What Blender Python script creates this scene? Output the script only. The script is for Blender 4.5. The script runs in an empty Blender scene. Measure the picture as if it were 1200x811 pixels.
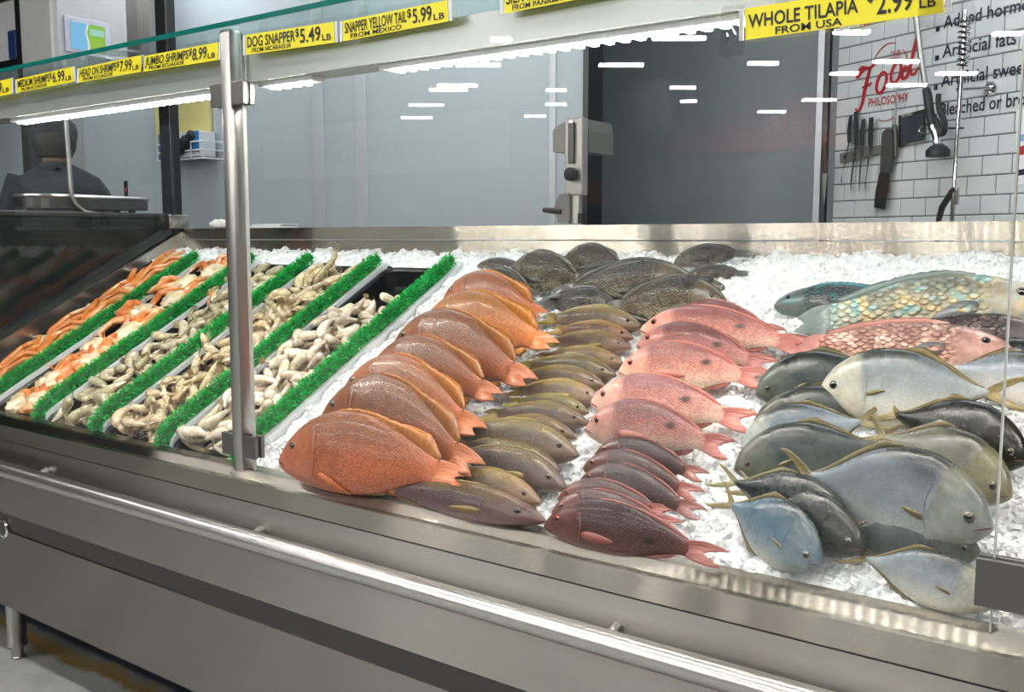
import bpy, bmesh, math, random
import numpy as np
from mathutils import Matrix, Vector
random.seed(7); rng = np.random.default_rng(11)
scene = bpy.context.scene
COL = scene.collection

# ------------------------------------------------------------------ camera, world, exposure
F = 1130.0
CAMP = np.array([0.0, 0.0, 1.7])
YAW = math.radians(53.6); PITCH = math.atan(127 / 1130.0)
R_ = np.array([math.sin(YAW), math.cos(YAW), 0.0])
FWD = np.array([-math.cos(YAW) * math.cos(PITCH), math.sin(YAW) * math.cos(PITCH), -math.sin(PITCH)])
UP_ = np.cross(R_, FWD)
cd = bpy.data.cameras.new('camera'); cam = bpy.data.objects.new('camera', cd); COL.objects.link(cam)
cd.sensor_width = 36.0; cd.lens = 36.0 * F / 1200.0; cd.clip_start = 0.02; cd.clip_end = 100
cam.matrix_world = Matrix(((R_[0], UP_[0], -FWD[0], CAMP[0]), (R_[1], UP_[1], -FWD[1], CAMP[1]), (R_[2], UP_[2], -FWD[2], CAMP[2]), (0, 0, 0, 1)))
scene.camera = cam
w = bpy.data.worlds.new('world'); scene.world = w; w.use_nodes = True
w.node_tree.nodes['Background'].inputs[0].default_value = (0.80, 0.85, 0.9, 1)
w.node_tree.nodes['Background'].inputs[1].default_value = 0.25
vs = scene.view_settings
vs.view_transform = 'Standard'; vs.look = 'None'; vs.gamma = 1; vs.use_curve_mapping = False
vs.exposure = 0.14
STORE_E = 29.0      # store ceiling fixtures
LED_E = 178.0        # strips inside the case
WORK_E = 16.0        # workroom fixtures

def ray(px, py): return R_ * (px - 600) + UP_ * (405.5 - py) + FWD * F
def hit(px, py, n, d):
    n = np.array(n, float); r = ray(px, py); return CAMP + r * ((d - n @ CAMP) / (n @ r))
def onX(px, py, X): return hit(px, py, (1, 0, 0), X)
def onY(px, py, Y): return hit(px, py, (0, 1, 0), Y)
def onZ(px, py, Z): return hit(px, py, (0, 0, 1), Z)

# ------------------------------------------------------------------ helpers
def tag(o, label=None, cat=None, group=None, kind=None):
    if label: o['label'] = label
    if cat: o['category'] = cat
    if group: o['group'] = group
    if kind: o['kind'] = kind
    return o
def empty(name, loc, label=None, cat=None, group=None):
    o = bpy.data.objects.new(name, None); COL.objects.link(o); o.location = tuple(loc); o.empty_display_size = 0.05
    return tag(o, label, cat, group)
def off(p):
    v = np.zeros(3)
    while p is not None:
        v += np.array(p.location); p = p.parent
    return v
def linkmesh(name, me, m, parent=None, smooth=False):
    o = bpy.data.objects.new(name, me); COL.objects.link(o)
    if m is not None:
        me.materials.clear(); me.materials.append(m)
    if parent is not None: o.parent = parent
    if smooth:
        me.polygons.foreach_set('use_smooth', [True] * len(me.polygons))
    return o
class MB:
    def __init__(s): s.v = []; s.f = []
    def add(s, vs_, fs):
        k = len(s.v); s.v += [tuple(map(float, q)) for q in vs_]; s.f += [tuple(i + k for i in q) for q in fs]; return s
    def box(s, a, b, bev=0.0):
        x0, y0, z0 = [min(a[i], b[i]) for i in range(3)]; x1, y1, z1 = [max(a[i], b[i]) for i in range(3)]
        if bev <= 0:
            return s.add([(x0,y0,z0),(x1,y0,z0),(x1,y1,z0),(x0,y1,z0),(x0,y0,z1),(x1,y0,z1),(x1,y1,z1),(x0,y1,z1)],
                     [(0,3,2,1),(4,5,6,7),(0,1,5,4),(1,2,6,5),(2,3,7,6),(3,0,4,7)])
        bm = bmesh.new(); bmesh.ops.create_cube(bm, size=1)
        for v in bm.verts:
            v.co = Vector(((x0+x1)/2 + v.co.x*(x1-x0), (y0+y1)/2 + v.co.y*(y1-y0), (z0+z1)/2 + v.co.z*(z1-z0)))
        bmesh.ops.bevel(bm, geom=list(bm.edges), offset=min(bev, (x1-x0)*.45, (y1-y0)*.45, (z1-z0)*.45), segments=2, profile=.6, affect='EDGES')
        bm.verts.index_update(); s.add([v.co for v in bm.verts], [[v.index for v in f.verts] for f in bm.faces]); bm.free(); return s
    def hexa(s, bot, top):   # two quads, matching order
        return s.add(list(bot) + list(top), [(0,3,2,1),(4,5,6,7),(0,1,5,4),(1,2,6,5),(2,3,7,6),(3,0,4,7)])
    def tube(s, pts, rad, n=10, cap=True, flat=None):
        pts = [np.array(p, float) for p in pts]; m = len(pts)
        rad = [rad] * m if np.isscalar(rad) else list(rad)
        vs_ = []; prev = None
        for i in range(m):
            t = pts[min(i+1, m-1)] - pts[max(i-1, 0)]; t = t / (np.linalg.norm(t) + 1e-12)
            if prev is None:
                a = np.array([0,0,1.]) if abs(t[2]) < .9 else np.array([1.,0,0])
                u = np.cross(t, a)
            else: u = prev - t * (prev @ t)
            u /= np.linalg.norm(u) + 1e-12; prev = u; w2 = np.cross(t, u)
            for k in range(n):
                an = 2*math.pi*k/n
                vs_.append(pts[i] + rad[i] * (math.cos(an)*u + math.sin(an)*w2))
        fs = [(i*n+k, i*n+(k+1)%n, (i+1)*n+(k+1)%n, (i+1)*n+k) for i in range(m-1) for k in range(n)]
        if cap: fs += [tuple(range(n))[::-1], tuple((m-1)*n+k for k in range(n))]
        return s.add(vs_, fs)
    def prism(s, poly, axis, lo, hi):
        n = len(poly)
        def P(q, h):
            r = list(q); r.insert(axis, h); return r
        sgn = 1
        return s.add([P(q, lo) for q in poly] + [P(q, hi) for q in poly],
                     [tuple(range(n))[::-1], tuple(range(n, 2*n))] + [(i, (i+1)%n, n+(i+1)%n, n+i) for i in range(n)])
    def lathe(s, prof, c=(0,0,0), n=20, axis=2):
        vs_ = []
        for r, h in prof:
            for k in range(n):
                a = 2*math.pi*k/n; q = [r*math.cos(a), r*math.sin(a)]; q.insert(axis, h)
                vs_.append([q[i] + c[i] for i in range(3)])
        m = len(prof)
        fs = [(i*n+k, i*n+(k+1)%n, (i+1)*n+(k+1)%n, (i+1)*n+k) for i in range(m-1) for k in range(n)]
        fs += [tuple(range(n))[::-1], tuple((m-1)*n+k for k in range(n))]
        return s.add(vs_, fs)
    def quad(s, a, b, c, d): return s.add([a, b, c, d], [(0,1,2,3)])
    def mesh(s, name, o=(0,0,0)):
        me = bpy.data.meshes.new(name); me.from_pydata([tuple(np.array(q) - o) for q in s.v], [], s.f); me.update()
        bm = bmesh.new(); bm.from_mesh(me); bmesh.ops.recalc_face_normals(bm, faces=bm.faces); bm.to_mesh(me); bm.free()
        return me
    def build(s, name, m, parent=None, smooth=False):
        me = s.mesh(name, off(parent))
        o = linkmesh(name, me, m, parent, smooth)
        if smooth == 'auto' or smooth is True:
            try: me.set_sharp_from_angle(angle=math.radians(40))
            except Exception: pass
        return o
def struct(o): o['kind'] = 'structure'; return o
def cr(pts, n):
    """catmull-rom through points, n samples per span"""
    P = np.array(pts, float); out = []
    for i in range(len(P)-1):
        p0 = P[max(i-1,0)]; p1 = P[i]; p2 = P[i+1]; p3 = P[min(i+2,len(P)-1)]
        for k in range(n):
            t = k/n
            out.append(.5*((2*p1)+(-p0+p2)*t+(2*p0-5*p1+4*p2-p3)*t*t+(-p0+3*p1-3*p2+p3)*t**3))
    out.append(P[-1]); return np.array(out)
def crf(ctrl, xs):
    c = np.array(ctrl, float); d = cr(c, 12); return np.interp(xs, d[:,0], d[:,1])

# ------------------------------------------------------------------ materials
class NT:
    def __init__(s, name):
        s.m = bpy.data.materials.new(name); s.m.use_nodes = True; s.t = s.m.node_tree; s.t.nodes.clear()
        s.out = s.n('ShaderNodeOutputMaterial')
    def n(s, typ, **kw):
        nd = s.t.nodes.new(typ)
        for k, v in kw.items(): setattr(nd, k, v)
        return nd
    def l(s, a, b): s.t.links.new(a, b)
    def math(s, op, a, b=None, c=None, clamp=False):
        nd = s.n('ShaderNodeMath', operation=op); nd.use_clamp = clamp
        for i, v in enumerate((a, b, c)):
            if v is None: continue
            if isinstance(v, (int, float)): nd.inputs[i].default_value = v
            else: s.l(v, nd.inputs[i])
        return nd.outputs[0]
    def mix(s, fac, a, b, blend='MIX'):
        nd = s.n('ShaderNodeMix', data_type='RGBA', blend_type=blend)
        for i, v in ((0, fac), (6, a), (7, b)):
            if isinstance(v, (int, float)): nd.inputs[i].default_value = v
            elif isinstance(v, tuple): nd.inputs[i].default_value = (*v[:3], 1)
            else: s.l(v, nd.inputs[i])
        return nd.outputs[2]
    def ramp(s, fac, stops, interp='LINEAR'):
        nd = s.n('ShaderNodeValToRGB'); r = nd.color_ramp; r.interpolation = interp
        while len(r.elements) < len(stops): r.elements.new(.5)
        for e, (p, c) in zip(r.elements, stops):
            e.position = p; e.color = (*c, 1) if len(c) == 3 else c
        s.l(fac, nd.inputs[0]); return nd.outputs[0]
    def coord(s, kind='Object', scale=(1,1,1)):
        tc = s.n('ShaderNodeTexCoord'); mp = s.n('ShaderNodeMapping'); mp.inputs['Scale'].default_value = scale
        s.l(tc.outputs[kind], mp.inputs['Vector']); return mp.outputs[0]
    def noise(s, vec, scale, detail=3, rough=.5):
        nd = s.n('ShaderNodeTexNoise'); nd.inputs['Scale'].default_value = scale; nd.inputs['Detail'].default_value = detail; nd.inputs['Roughness'].default_value = rough
        if vec is not None: s.l(vec, nd.inputs['Vector'])
        return nd.outputs['Fac']
    def bump(s, h, strength=.3, dist=.01):
        nd = s.n('ShaderNodeBump'); nd.inputs['Strength'].default_value = strength; nd.inputs['Distance'].default_value = dist
        s.l(h, nd.inputs['Height']); return nd.outputs[0]
    def principled(s, color, rough=.5, metal=0., normal=None, **kw):
        b = s.n('ShaderNodeBsdfPrincipled')
        def setv(name, v):
            if isinstance(v, (int, float)): b.inputs[name].default_value = v
            elif isinstance(v, tuple): b.inputs[name].default_value = (*v[:3], 1)
            else: s.l(v, b.inputs[name])
        setv('Base Color', color); setv('Roughness', rough); setv('Metallic', metal)
        if normal is not None: s.l(normal, b.inputs['Normal'])
        for k, v in kw.items(): setv(k.replace('_', ' '), v)
        s.l(b.outputs[0], s.out.inputs[0]); s.b = b; return s.m
def plain(name, c, rough=.5, metal=0., vary=.08, scale=14., **kw):
    t = NT(name); nz = t.noise(t.coord('Object'), scale)
    col = t.mix(nz, tuple(max(0, x*(1-vary)) for x in c), tuple(min(1, x*(1+vary)) for x in c))
    return t.principled(col, rough, metal, **kw)
def emis(name, c, e):
    t = NT(name); n = t.n('ShaderNodeEmission'); n.inputs[0].default_value = (*c, 1); n.inputs[1].default_value = e
    t.l(n.outputs[0], t.out.inputs[0]); return t.m
def steel(name, c=(.56,.55,.53), rough=.27, stretch=(1.2, 60, 60), bump=.04, rvar=.05, metal=1.0):
    t = NT(name); v = t.coord('Object', tuple(q*2.5 for q in stretch)); nz = t.noise(v, 5., 2, .5); big = t.noise(t.coord('Object'), 2.2, 2)
    col = t.mix(nz, tuple(x*.98 for x in c), tuple(min(1, x*1.02) for x in c))
    r = t.math('ADD', t.math('MULTIPLY', nz, rvar), rough - rvar*.5); r = t.math('ADD', r, t.math('MULTIPLY', big, .03))
    return t.principled(col, r, metal)
def glassmat(name, tint=(.985,.992,.990), ior=1.5, gl=1.0):
    t = NT(name); tr = t.n('ShaderNodeBsdfTransparent'); tr.inputs[0].default_value = (*tint, 1)
    g = t.n('ShaderNodeBsdfGlossy'); g.inputs['Roughness'].default_value = 0.0; g.inputs[0].default_value = (gl, gl, gl, 1)
    fr = t.n('ShaderNodeFresnel'); fr.inputs[0].default_value = ior
    ge = t.n('ShaderNodeNewGeometry')
    fac = t.math('MULTIPLY', fr.outputs[0], t.math('SUBTRACT', 1.0, ge.outputs['Backfacing']))
    mx = t.n('ShaderNodeMixShader'); t.l(fac, mx.inputs[0]); t.l(tr.outputs[0], mx.inputs[1]); t.l(g.outputs[0], mx.inputs[2])
    t.l(mx.outputs[0], t.out.inputs[0]); return t.m
M = {}
def brushed(name, c, rough=.24, an=-.85, streak=.03, wav=.25):
    # steel brushed along its length: reflections smear across the grain only
    t = NT(name); nz = t.noise(t.coord('Object', (.6, 40, 40)), 6., 2, .5); big = t.noise(t.coord('Object'), 1.6, 3)
    col = t.mix(nz, tuple(q*(1-streak) for q in c), tuple(min(1, q*(1+streak)) for q in c)); col = t.mix(t.math('MULTIPLY', big, .22), col, tuple(q*.6 for q in c))
    g = t.n('ShaderNodeBsdfAnisotropic'); g.inputs['Roughness'].default_value = rough; g.inputs['Anisotropy'].default_value = an; t.l(col, g.inputs['Color'])
    tg = t.n('ShaderNodeTangent', direction_type='RADIAL', axis='X'); t.l(tg.outputs[0], g.inputs['Tangent'])
    t.l(t.bump(big, wav, .02), g.inputs['Normal']); t.l(g.outputs[0], t.out.inputs[0]); return t.m
M['steel'] = steel('brushed_steel', rough=.27)
M['steel_bright'] = brushed('bright_brushed_steel', (.42,.39,.34), .17, -.88, .0, .0)
M['steel_v'] = steel('brushed_steel_upright', (.44,.43,.41), stretch=(60, 60, 1.2), rough=.33)
M['header'] = plain('satin_header', (.40,.42,.40), .3, .45, .06, 3.)
M['steel_soft'] = brushed('satin_steel', (.44,.415,.385), .27, -.66)
M['steel_dark'] = steel('dark_satin_steel', (.10,.096,.094), .38)
M['steel_low'] = brushed('dimmed_satin_steel', (.33,.30,.285), .25, -.62)  # same satin steel, the dim floor reflection darkened into its colour
M['clamp'] = plain('satin_clamp', (.20,.195,.19), .34, 1., .06)
M['chrome'] = plain('polished_chrome', (.75,.75,.76), .09, 1., .02)
M['glass'] = glassmat('clear_glass', ior=1.5)
M['glass_green'] = glassmat('green_edged_glass', (.88,.96,.94))
M['glass_edge'] = plain('green_glass_edge', (.004,.14,.115), .08, 0, .3, 30., Coat_Weight=.6)
M['black'] = plain('black_plastic', (.012,.012,.014), .28, 0, .2)
M['gasket'] = plain('dark_gasket', (.02,.024,.024), .35)
M['white_plastic'] = plain('white_plastic', (.70,.72,.73), .32)
M['led'] = emis('led_white', (1.0,.955,.87), LED_E)
M['tube'] = emis('store_tube_white', (1.0,.98,.95), STORE_E)
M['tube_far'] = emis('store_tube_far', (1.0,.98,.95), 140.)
M['worktube'] = emis('work_tube_white', (.92,.97,1.0), WORK_E)
M['yellow'] = plain('yellow_card', (.92,.80,.012), .4, 0, .03)
M['ink'] = plain('black_ink', (.01,.01,.012), .5)
M['film'] = glassmat('clear_film', (.97,.97,.97), 1.35)
M['panel'] = plain('blue_grey_panel', (.40,.455,.485), .42, 0, .03, 2.)
M['panel_dark'] = plain('slate_panel', (.30,.35,.37), .45, 0, .05, 2.)
M['pale_strip'] = plain('pale_wall_strip', (.50,.54,.56), .35, .2)
M['tile'] = plain('white_glazed_tile', (.63,.66,.66), .22, 0, .03, 3.)
M['grout'] = plain('dark_grout', (.10,.105,.11), .8)
M['navy'] = plain('navy_lettering', (.012,.014,.03), .5)
M['red'] = plain('red_lettering', (.42,.012,.022), .5)
M['ceil'] = plain('grey_ceiling', (.22,.235,.245), .8)
M['wallstore'] = plain('store_wall_grey', (.20,.215,.225), .7)
M['redboard'] = plain('red_sign_board', (.60,.03,.05), .5)
M['whiteboard'] = plain('white_board', (.78,.79,.80), .5)
M['rubber'] = plain('black_rubber', (.015,.015,.016), .55)

# ------------------------------------------------------------------ text
def text_verts(body, shear=0.0, weight=0.0):
    cu = bpy.data.curves.new('t', 'FONT'); cu.body = body; cu.shear = shear; cu.offset = weight; cu.resolution_u = 3
    ob = bpy.data.objects.new('t', cu); COL.objects.link(ob)
    dg = bpy.context.evaluated_depsgraph_get(); me = bpy.data.meshes.new_from_object(ob.evaluated_get(dg))
    V = np.array([v.co[:] for v in me.vertices]); Fc = [tuple(p.vertices) for p in me.polygons]
    bpy.data.objects.remove(ob); bpy.data.curves.remove(cu); bpy.data.meshes.remove(me)
    return V, Fc
def text_quad(name, body, BL, BR, TR, TL, m, parent, lift=(0,0,0), cap=True, mirror=False, **kw):
    """lettering fitted into a quad in the place; one flat mesh"""
    V, Fc = text_verts(body, **kw)
    lo = V.min(0); hi = V.max(0)
    if cap: lo[1] = 0.0
    u = (V[:,0]-lo[0])/(hi[0]-lo[0]); v = (V[:,1]-lo[1])/(max(.72 if cap else 0, hi[1])-lo[1])
    if cap: v = V[:,1]/.73
    BL, BR, TR, TL, lift = [np.array(q, float) for q in (BL, BR, TR, TL, lift)]
    P = (BL*((1-u)*(1-v))[:,None] + BR*(u*(1-v))[:,None] + TR*(u*v)[:,None] + TL*((1-u)*v)[:,None]) + lift
    mb = MB(); mb.add(P, Fc)
    me = bpy.data.meshes.new(name); me.from_pydata([tuple(q - off(parent)) for q in P], [], Fc); me.update()
    return linkmesh(name, me, m, parent)

# ================================================================== THE ROOM
XL, XR, YB, YS, ZC = -21.0, 7.0, 5.6, -13.6, 4.6
def floor_mat():
    t = NT('stained_concrete'); v = t.coord('Object'); nz = t.noise(v, 3., 6, .6); fine = t.noise(v, 40., 3)
    col = t.ramp(nz, [(.3, (.27,.28,.275)), (.55, (.40,.405,.39)), (.75, (.47,.47,.45))])
    col = t.mix(t.math('MULTIPLY', fine, .35), col, (.25,.25,.24), 'MULTIPLY')
    sp = t.n('ShaderNodeSeparateXYZ'); t.l(v, sp.inputs[0])
    y = t.math('ADD', sp.outputs[1], t.math('MULTIPLY', t.math('SUBTRACT', t.noise(v, 4.5, 5, .7), .5), .22))
    blue_band = t.ramp(y, [(0.0, (0,0,0)), (.5, (0,0,0)), (.52, (1,1,1)), (1., (1,1,1))])
    mp = t.n('ShaderNodeMapRange'); mp.inputs[1].default_value = 1.45; mp.inputs[2].default_value = 2.45; t.l(y, mp.inputs[0])
    rust = t.ramp(mp.outputs[0], [(0, (0,0,0)), (.46, (0,0,0)), (.50, (1,1,1)), (.56, (.8,.8,.8)), (.60, (0,0,0)), (1, (0,0,0))])
    blue_band = t.ramp(mp.outputs[0], [(0, (0,0,0)), (.54, (0,0,0)), (.60, (1,1,1)), (1, (1,1,1))])  # darker, smoother blue-grey band of floor beneath the case
    col = t.mix(rust, col, (.20,.135,.04)); col = t.mix(blue_band, col, (.10,.115,.135))
    return t.principled(col, t.math('SUBTRACT', .55, t.math('MULTIPLY', blue_band, .25)), 0, t.bump(nz, .1, .01))
struct(MB().box((XL, YS, -.1), (XR, YB+1, 0)).build('floor', floor_mat()))
struct(MB().box((XL, YS, ZC), (XR, YB+1, ZC+.1)).build('ceiling', M['ceil']))
struct(MB().box((XL, YS-.1, 0), (XR, YS, ZC)).build('wall_front', M['wallstore']))
struct(MB().box((XL-.1, YS, 0), (XL, YB+1, ZC)).build('wall_left', M['wallstore']))
struct(MB().box((XR, YS, 0), (XR+.1, YB+1, ZC)).build('wall_far_right', M['wallstore']))
struct(MB().box((XL, YB, 0), (XR, YB+.1, ZC)).build('wall_back', M['panel_dark']))
# pale cold-room partition, its right edge a black jamb
YP = 4.2
px_edge = onY(689, 160, YP)[0]
wp = struct(MB().box((-13, YP, 0), (px_edge-.02, YP+.1, 3.9)).build('wall_partition', M['panel']))
MB().box((px_edge-.02, YP-.02, 0), (px_edge+.012, YP+.12, 3.9)).build('edge_trim', M['black'], wp)
for px in (374, 424, 648):  # outer two are panel joints, the middle one a reflection painted as a strip
    x = onY(px, 180, YP)[0]
    MB().box((x-.045 if px != 648 else x-.02, YP-.008, 0), (x+.045 if px != 648 else x+.02, YP, 3.9), .003).build('seam_glare_strip', M['pale_strip'], wp)

# ---- tiled wall at an angle on the right
WA = math.radians(25.8)
WD = np.array([math.cos(WA), -math.sin(WA), 0]); WN = np.array([math.sin(WA), math.cos(WA), 0])
WP0 = CAMP + ray(976, 260) * (5.2 / F); WP0[2] = 0; WDIST = WN @ WP0
def onW(px, py, lift=0.0): return hit(px, py, WN, WDIST - lift)
def wpt(s, z, lift=0.0):
    p = WP0 + WD * s - WN * lift; return np.array([p[0], p[1], z])
wt = MB(); wt.hexa([wpt(0,0,-.1), wpt(2.6,0,-.1), wpt(2.6,0,0), wpt(0,0,0)], [wpt(0,ZC,-.1), wpt(2.6,ZC,-.1), wpt(2.6,ZC,0), wpt(0,ZC,0)])
wallr = struct(wt.build('wall_right', M['grout']))
TH, TW = .0885, .148
def tile_mesh(wd):
    mb = MB(); b = .004; d = .006; h = TH-.004
    q = lambda s, z, l: np.array(WD*s - WN*l) + np.array([0,0,z])
    mb.hexa([q(0,0,0), q(wd,0,0), q(wd,h,0), q(0,h,0)], [q(b,b,d), q(wd-b,b,d), q(wd-b,h-b,d), q(b,h-b,d)])
    return mb.mesh('tile')
tm = tile_mesh(TW-.004); tm.materials.append(M['tile']); tms = tile_mesh(TW*.5-.004); tms.materials.append(M['tile'])
z = 1.275; row = 0
while z < 3.05:
    s = .0
    first = row % 2 == 1
    while s < 1.75:
        me = tms if first else tm
        o = bpy.data.objects.new('tile', me); COL.objects.link(o); o.parent = wallr; o.location = tuple(wpt(s, z, 0))
        s += TW*.5 if first else TW; first = False
    z += TH; row += 1
# corner frame where the tiled wall meets the slate recess
p = onW(971, 160); cf = struct(MB().box((p[0]-.055, p[1]-.05, 0), (p[0]-.022, p[1]+.0, 3.9)).build('trim_1', M['pale_strip']))
MB().box((p[0]-.022, p[1]-.04, 0), (p[0]+.004, p[1]+.0, 3.9)).build('dark_bead', M['gasket'], cf)  # dark strip beside the pale corner trim

# wall lettering ---------------------------------------------------
def wtext(body, x0, y0, x1, y1, cap, m, parent, name='lettering', **kw):
    a = onW(x0, y0, .009); b = onW(x1, y1, .009); zc = (a[2]+b[2])/2; up = np.array([0,0,1.])
    h = onW(x0, y0-cap, .009)[2] - a[2]
    a[2] = b[2] = zc
    return text_quad(name, body, a, b, b+up*h, a+up*h, m, parent, **kw)
fp = empty('wall_lettering', wpt(.9, 2.3, .008), 'dark navy bulleted list of unwanted food additives lettered on white wall tiles', 'lettering')
for body, x0, y0, x1, y1, cap in (('Added hormones', 1105, 37, 1234, 1, 15), ('Artificial fats', 1104, 71, 1191, 47.5, 15.5),
                                  ('Artificial sweeteners', 1102.5, 105.5, 1248, 74, 15.5), ('Bleached or bromated flour', 1101.5, 139, 1287, 108, 15.5)):
    wtext(body, x0, y0, x1, y1, cap, M['navy'], fp, weight=.012)
    c = onW(x0-6, y0-3, .009); e = .011
    MB().quad(c-WD*e+np.array([0,0,-e]), c+WD*e+np.array([0,0,-e]), c+WD*e+np.array([0,0,e]), c-WD*e+np.array([0,0,e])).build('bullet', M['navy'], fp)
lg = empty('wall_logo', wpt(.33, 2.4, .008), 'red script food philosophy emblem inside a thin circle on white wall tiles', 'lettering')
wtext('OUR', 1042.5, 70.5, 1055.5, 66.5, 10, M['red'], lg)
wtext('PHILOSOPHY', 1017, 133, 1065, 110, 10, M['red'], lg, weight=.01)
wtext('NO', 1008, 32, 1022, 28, 9, M['red'], lg, weight=.02)
def wribbon(name, pxs, wid, m, parent, n=6, lift=.0095):
    P = cr(pxs, n); V = []; Fc = []
    for i, (x, y) in enumerate(P):
        t = P[min(i+1, len(P)-1)] - P[max(i-1, 0)]; t = t/(np.linalg.norm(t)+1e-9); nn = np.array([-t[1], t[0]])
        wv = wid if np.isscalar(wid) else np.interp(i/(len(P)-1), np.linspace(0,1,len(wid)), wid)
        V += [onW(*(np.array([x,y])+nn*wv/2), lift), onW(*(np.array([x,y])-nn*wv/2), lift)]
    Fc = [(2*i, 2*i+1, 2*i+3, 2*i+2) for i in range(len(P)-1)]
    return MB().add(V, Fc).build(name, m, parent)
wribbon('letter_f', [(1002,127),(1006,130),(1010,122),(1013,108),(1017,90),(1019,80),(1012,82),(1006,88),(1004,92)], [2,3,3.5,4,4,3,4,5,3], M['red'], lg)
wribbon('letter_f_bar', [(1005,84),(1011,79),(1018,80),(1026,75)], [2,4,4,2], M['red'], lg)
wribbon('letter_f_cross', [(1010,103),(1017,100),(1022,97)], [2,3,2], M['red'], lg)
for cx, cy in ((1033,97),(1050,85)):
    wribbon('letter_o', [(cx+7*math.cos(a)*.8-2*math.sin(a), cy+12*math.sin(a)-2*math.cos(a)) for a in np.linspace(.4, .4+2*math.pi, 13)], 3.6, M['red'], lg, 3)
wribbon('letter_d', [(1066,82),(1061,79),(1057,86),(1058,92),(1063,89),(1067,76),(1071,58),(1074,44)], [3,4,4,4,4,4,4,3], M['red'], lg)
wribbon('letter_d_tail', [(1067,80),(1068,87),(1072,86),(1076,78)], [4,3.5,3,2], M['red'], lg)
cir = [(1041+24*math.cos(a), 96+45*math.sin(a)-9*math.cos(a)) for a in np.linspace(0, 2*math.pi, 49)]
wribbon('ring', cir[26:40], 1.0, M['red'], lg, 2); wribbon('ring', cir[9:17], 1.0, M['red'], lg, 2); wribbon('ring', cir[42:47], 1.0, M['red'], lg, 2)

# ---- store ceiling fixtures: the ones mirrored in the front glass, then the rows over the aisle
YG = 1.795                       # front glass plane
ZT = 3.9
def fixture(a, b, label, m=None, group='linear ceiling lights of the store', wd=.10):
    a = np.array(a, float); b = np.array(b, float); c = (a+b)/2
    t = empty('linear_light', (c[0], c[1], c[2]), label, 'light', group)
    d = (b-a)/np.linalg.norm(b-a); s = np.array([-d[1], d[0], 0]) * wd/2; up = np.array([0,0,1.])
    MB().hexa([a-s*1.2, b-s*1.2, b+s*1.2, a+s*1.2], [a-s*.6+up*.05, b-s*.6+up*.05, b+s*.6+up*.05, a+s*.6+up*.05]).build('housing', M['whiteboard'], t)
    mb = MB(); lo = -up*.035
    mb.hexa([a-s*.5+lo, b-s*.5+lo, b+s*.5+lo, a+s*.5+lo], [a-s-up*.001, b-s-up*.001, b+s-up*.001, a+s-up*.001]); mb.build('diffuser', m or M['tube'], t)
    for q in (a*.8+b*.2, a*.2+b*.8):
        MB().tube([q+up*.05, (q[0], q[1], ZC)], .004, 5).build('hanger', M['black'], t)
    return t
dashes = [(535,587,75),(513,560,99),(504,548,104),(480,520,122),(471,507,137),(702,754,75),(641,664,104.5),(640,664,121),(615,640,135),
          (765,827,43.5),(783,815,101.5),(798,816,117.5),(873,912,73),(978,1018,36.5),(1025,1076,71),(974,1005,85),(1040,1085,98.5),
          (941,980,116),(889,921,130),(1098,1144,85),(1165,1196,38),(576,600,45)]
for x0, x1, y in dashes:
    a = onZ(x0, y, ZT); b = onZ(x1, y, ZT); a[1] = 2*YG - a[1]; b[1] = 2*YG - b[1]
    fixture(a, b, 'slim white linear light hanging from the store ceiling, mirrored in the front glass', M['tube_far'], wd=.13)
for y in (.3, -2.2):
    for x in (-6.2, -3.4, -.6, 2.2):
        fixture((x-1.1, y, ZT), (x+1.1, y, ZT), 'long white linear light hanging over the shopping aisle', wd=.22, group='aisle ceiling lights')
for x in (-6.0, -3.2, -.6):
    fixture((x-1.0, 3.72, 3.75), (x+1.0, 3.72, 3.75), 'long white linear light hanging over the work area', M['worktube'], 'work area ceiling lights', .3)

# ---- store signs seen mirrored in the glass
def mirr(px, py, Yr):           # place on real plane Yr what shows at pixel
    q = onY(px, py, 2*YG - Yr); q[1] = Yr; return q
def board(name, x0, x1, y0, y1, Yr, m, label, cat, th=.05):
    a = mirr(x0, y0, Yr); b = mirr(x1, y1, Yr); c = (a+b)/2
    t = empty(name, (c[0], Yr, min(a[2], b[2])), label, cat)
    MB().box((a[0], Yr-th, a[2]), (b[0], Yr, b[2]), .004).build('panel', m, t); return t
def mtext(body, x0, x1, y0, y1, Yr, m, t, **kw):   # x0 is the reading start (right end in the mirror)
    a = mirr(x0, y1, Yr); b = mirr(x1, y1, Yr); zt = mirr((x0+x1)/2, y0, Yr)[2]; b[2] = a[2]
    at = a.copy(); bt = b.copy(); at[2] = bt[2] = zt
    text_quad('lettering', body, a, b, bt, at, m, t, lift=(0, .006, 0), **kw)
bk = board('bakery_sign', 308, 596, 154, 196, -13.5, M['whiteboard'], 'white bakery fascia board with faded red lettering across the store', 'sign')
mtext('BAKERY', 472, 392, 171, 189, -13.5, M['red'], bk)
rb = board('red_shop_fascia', 778, 992, 124, 172, -13.5, M['redboard'], 'red fascia board with white script lettering across the store', 'sign')
mtext('Nona Pla', 984, 888, 133, 152, -13.5, M['whiteboard'], rb, shear=.3)
mtext('CHE', 975, 925, 162, 171, -13.5, M['whiteboard'], rb)
t_sign = plain('grey_aisle_sign', (.30,.31,.31), .6)
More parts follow.
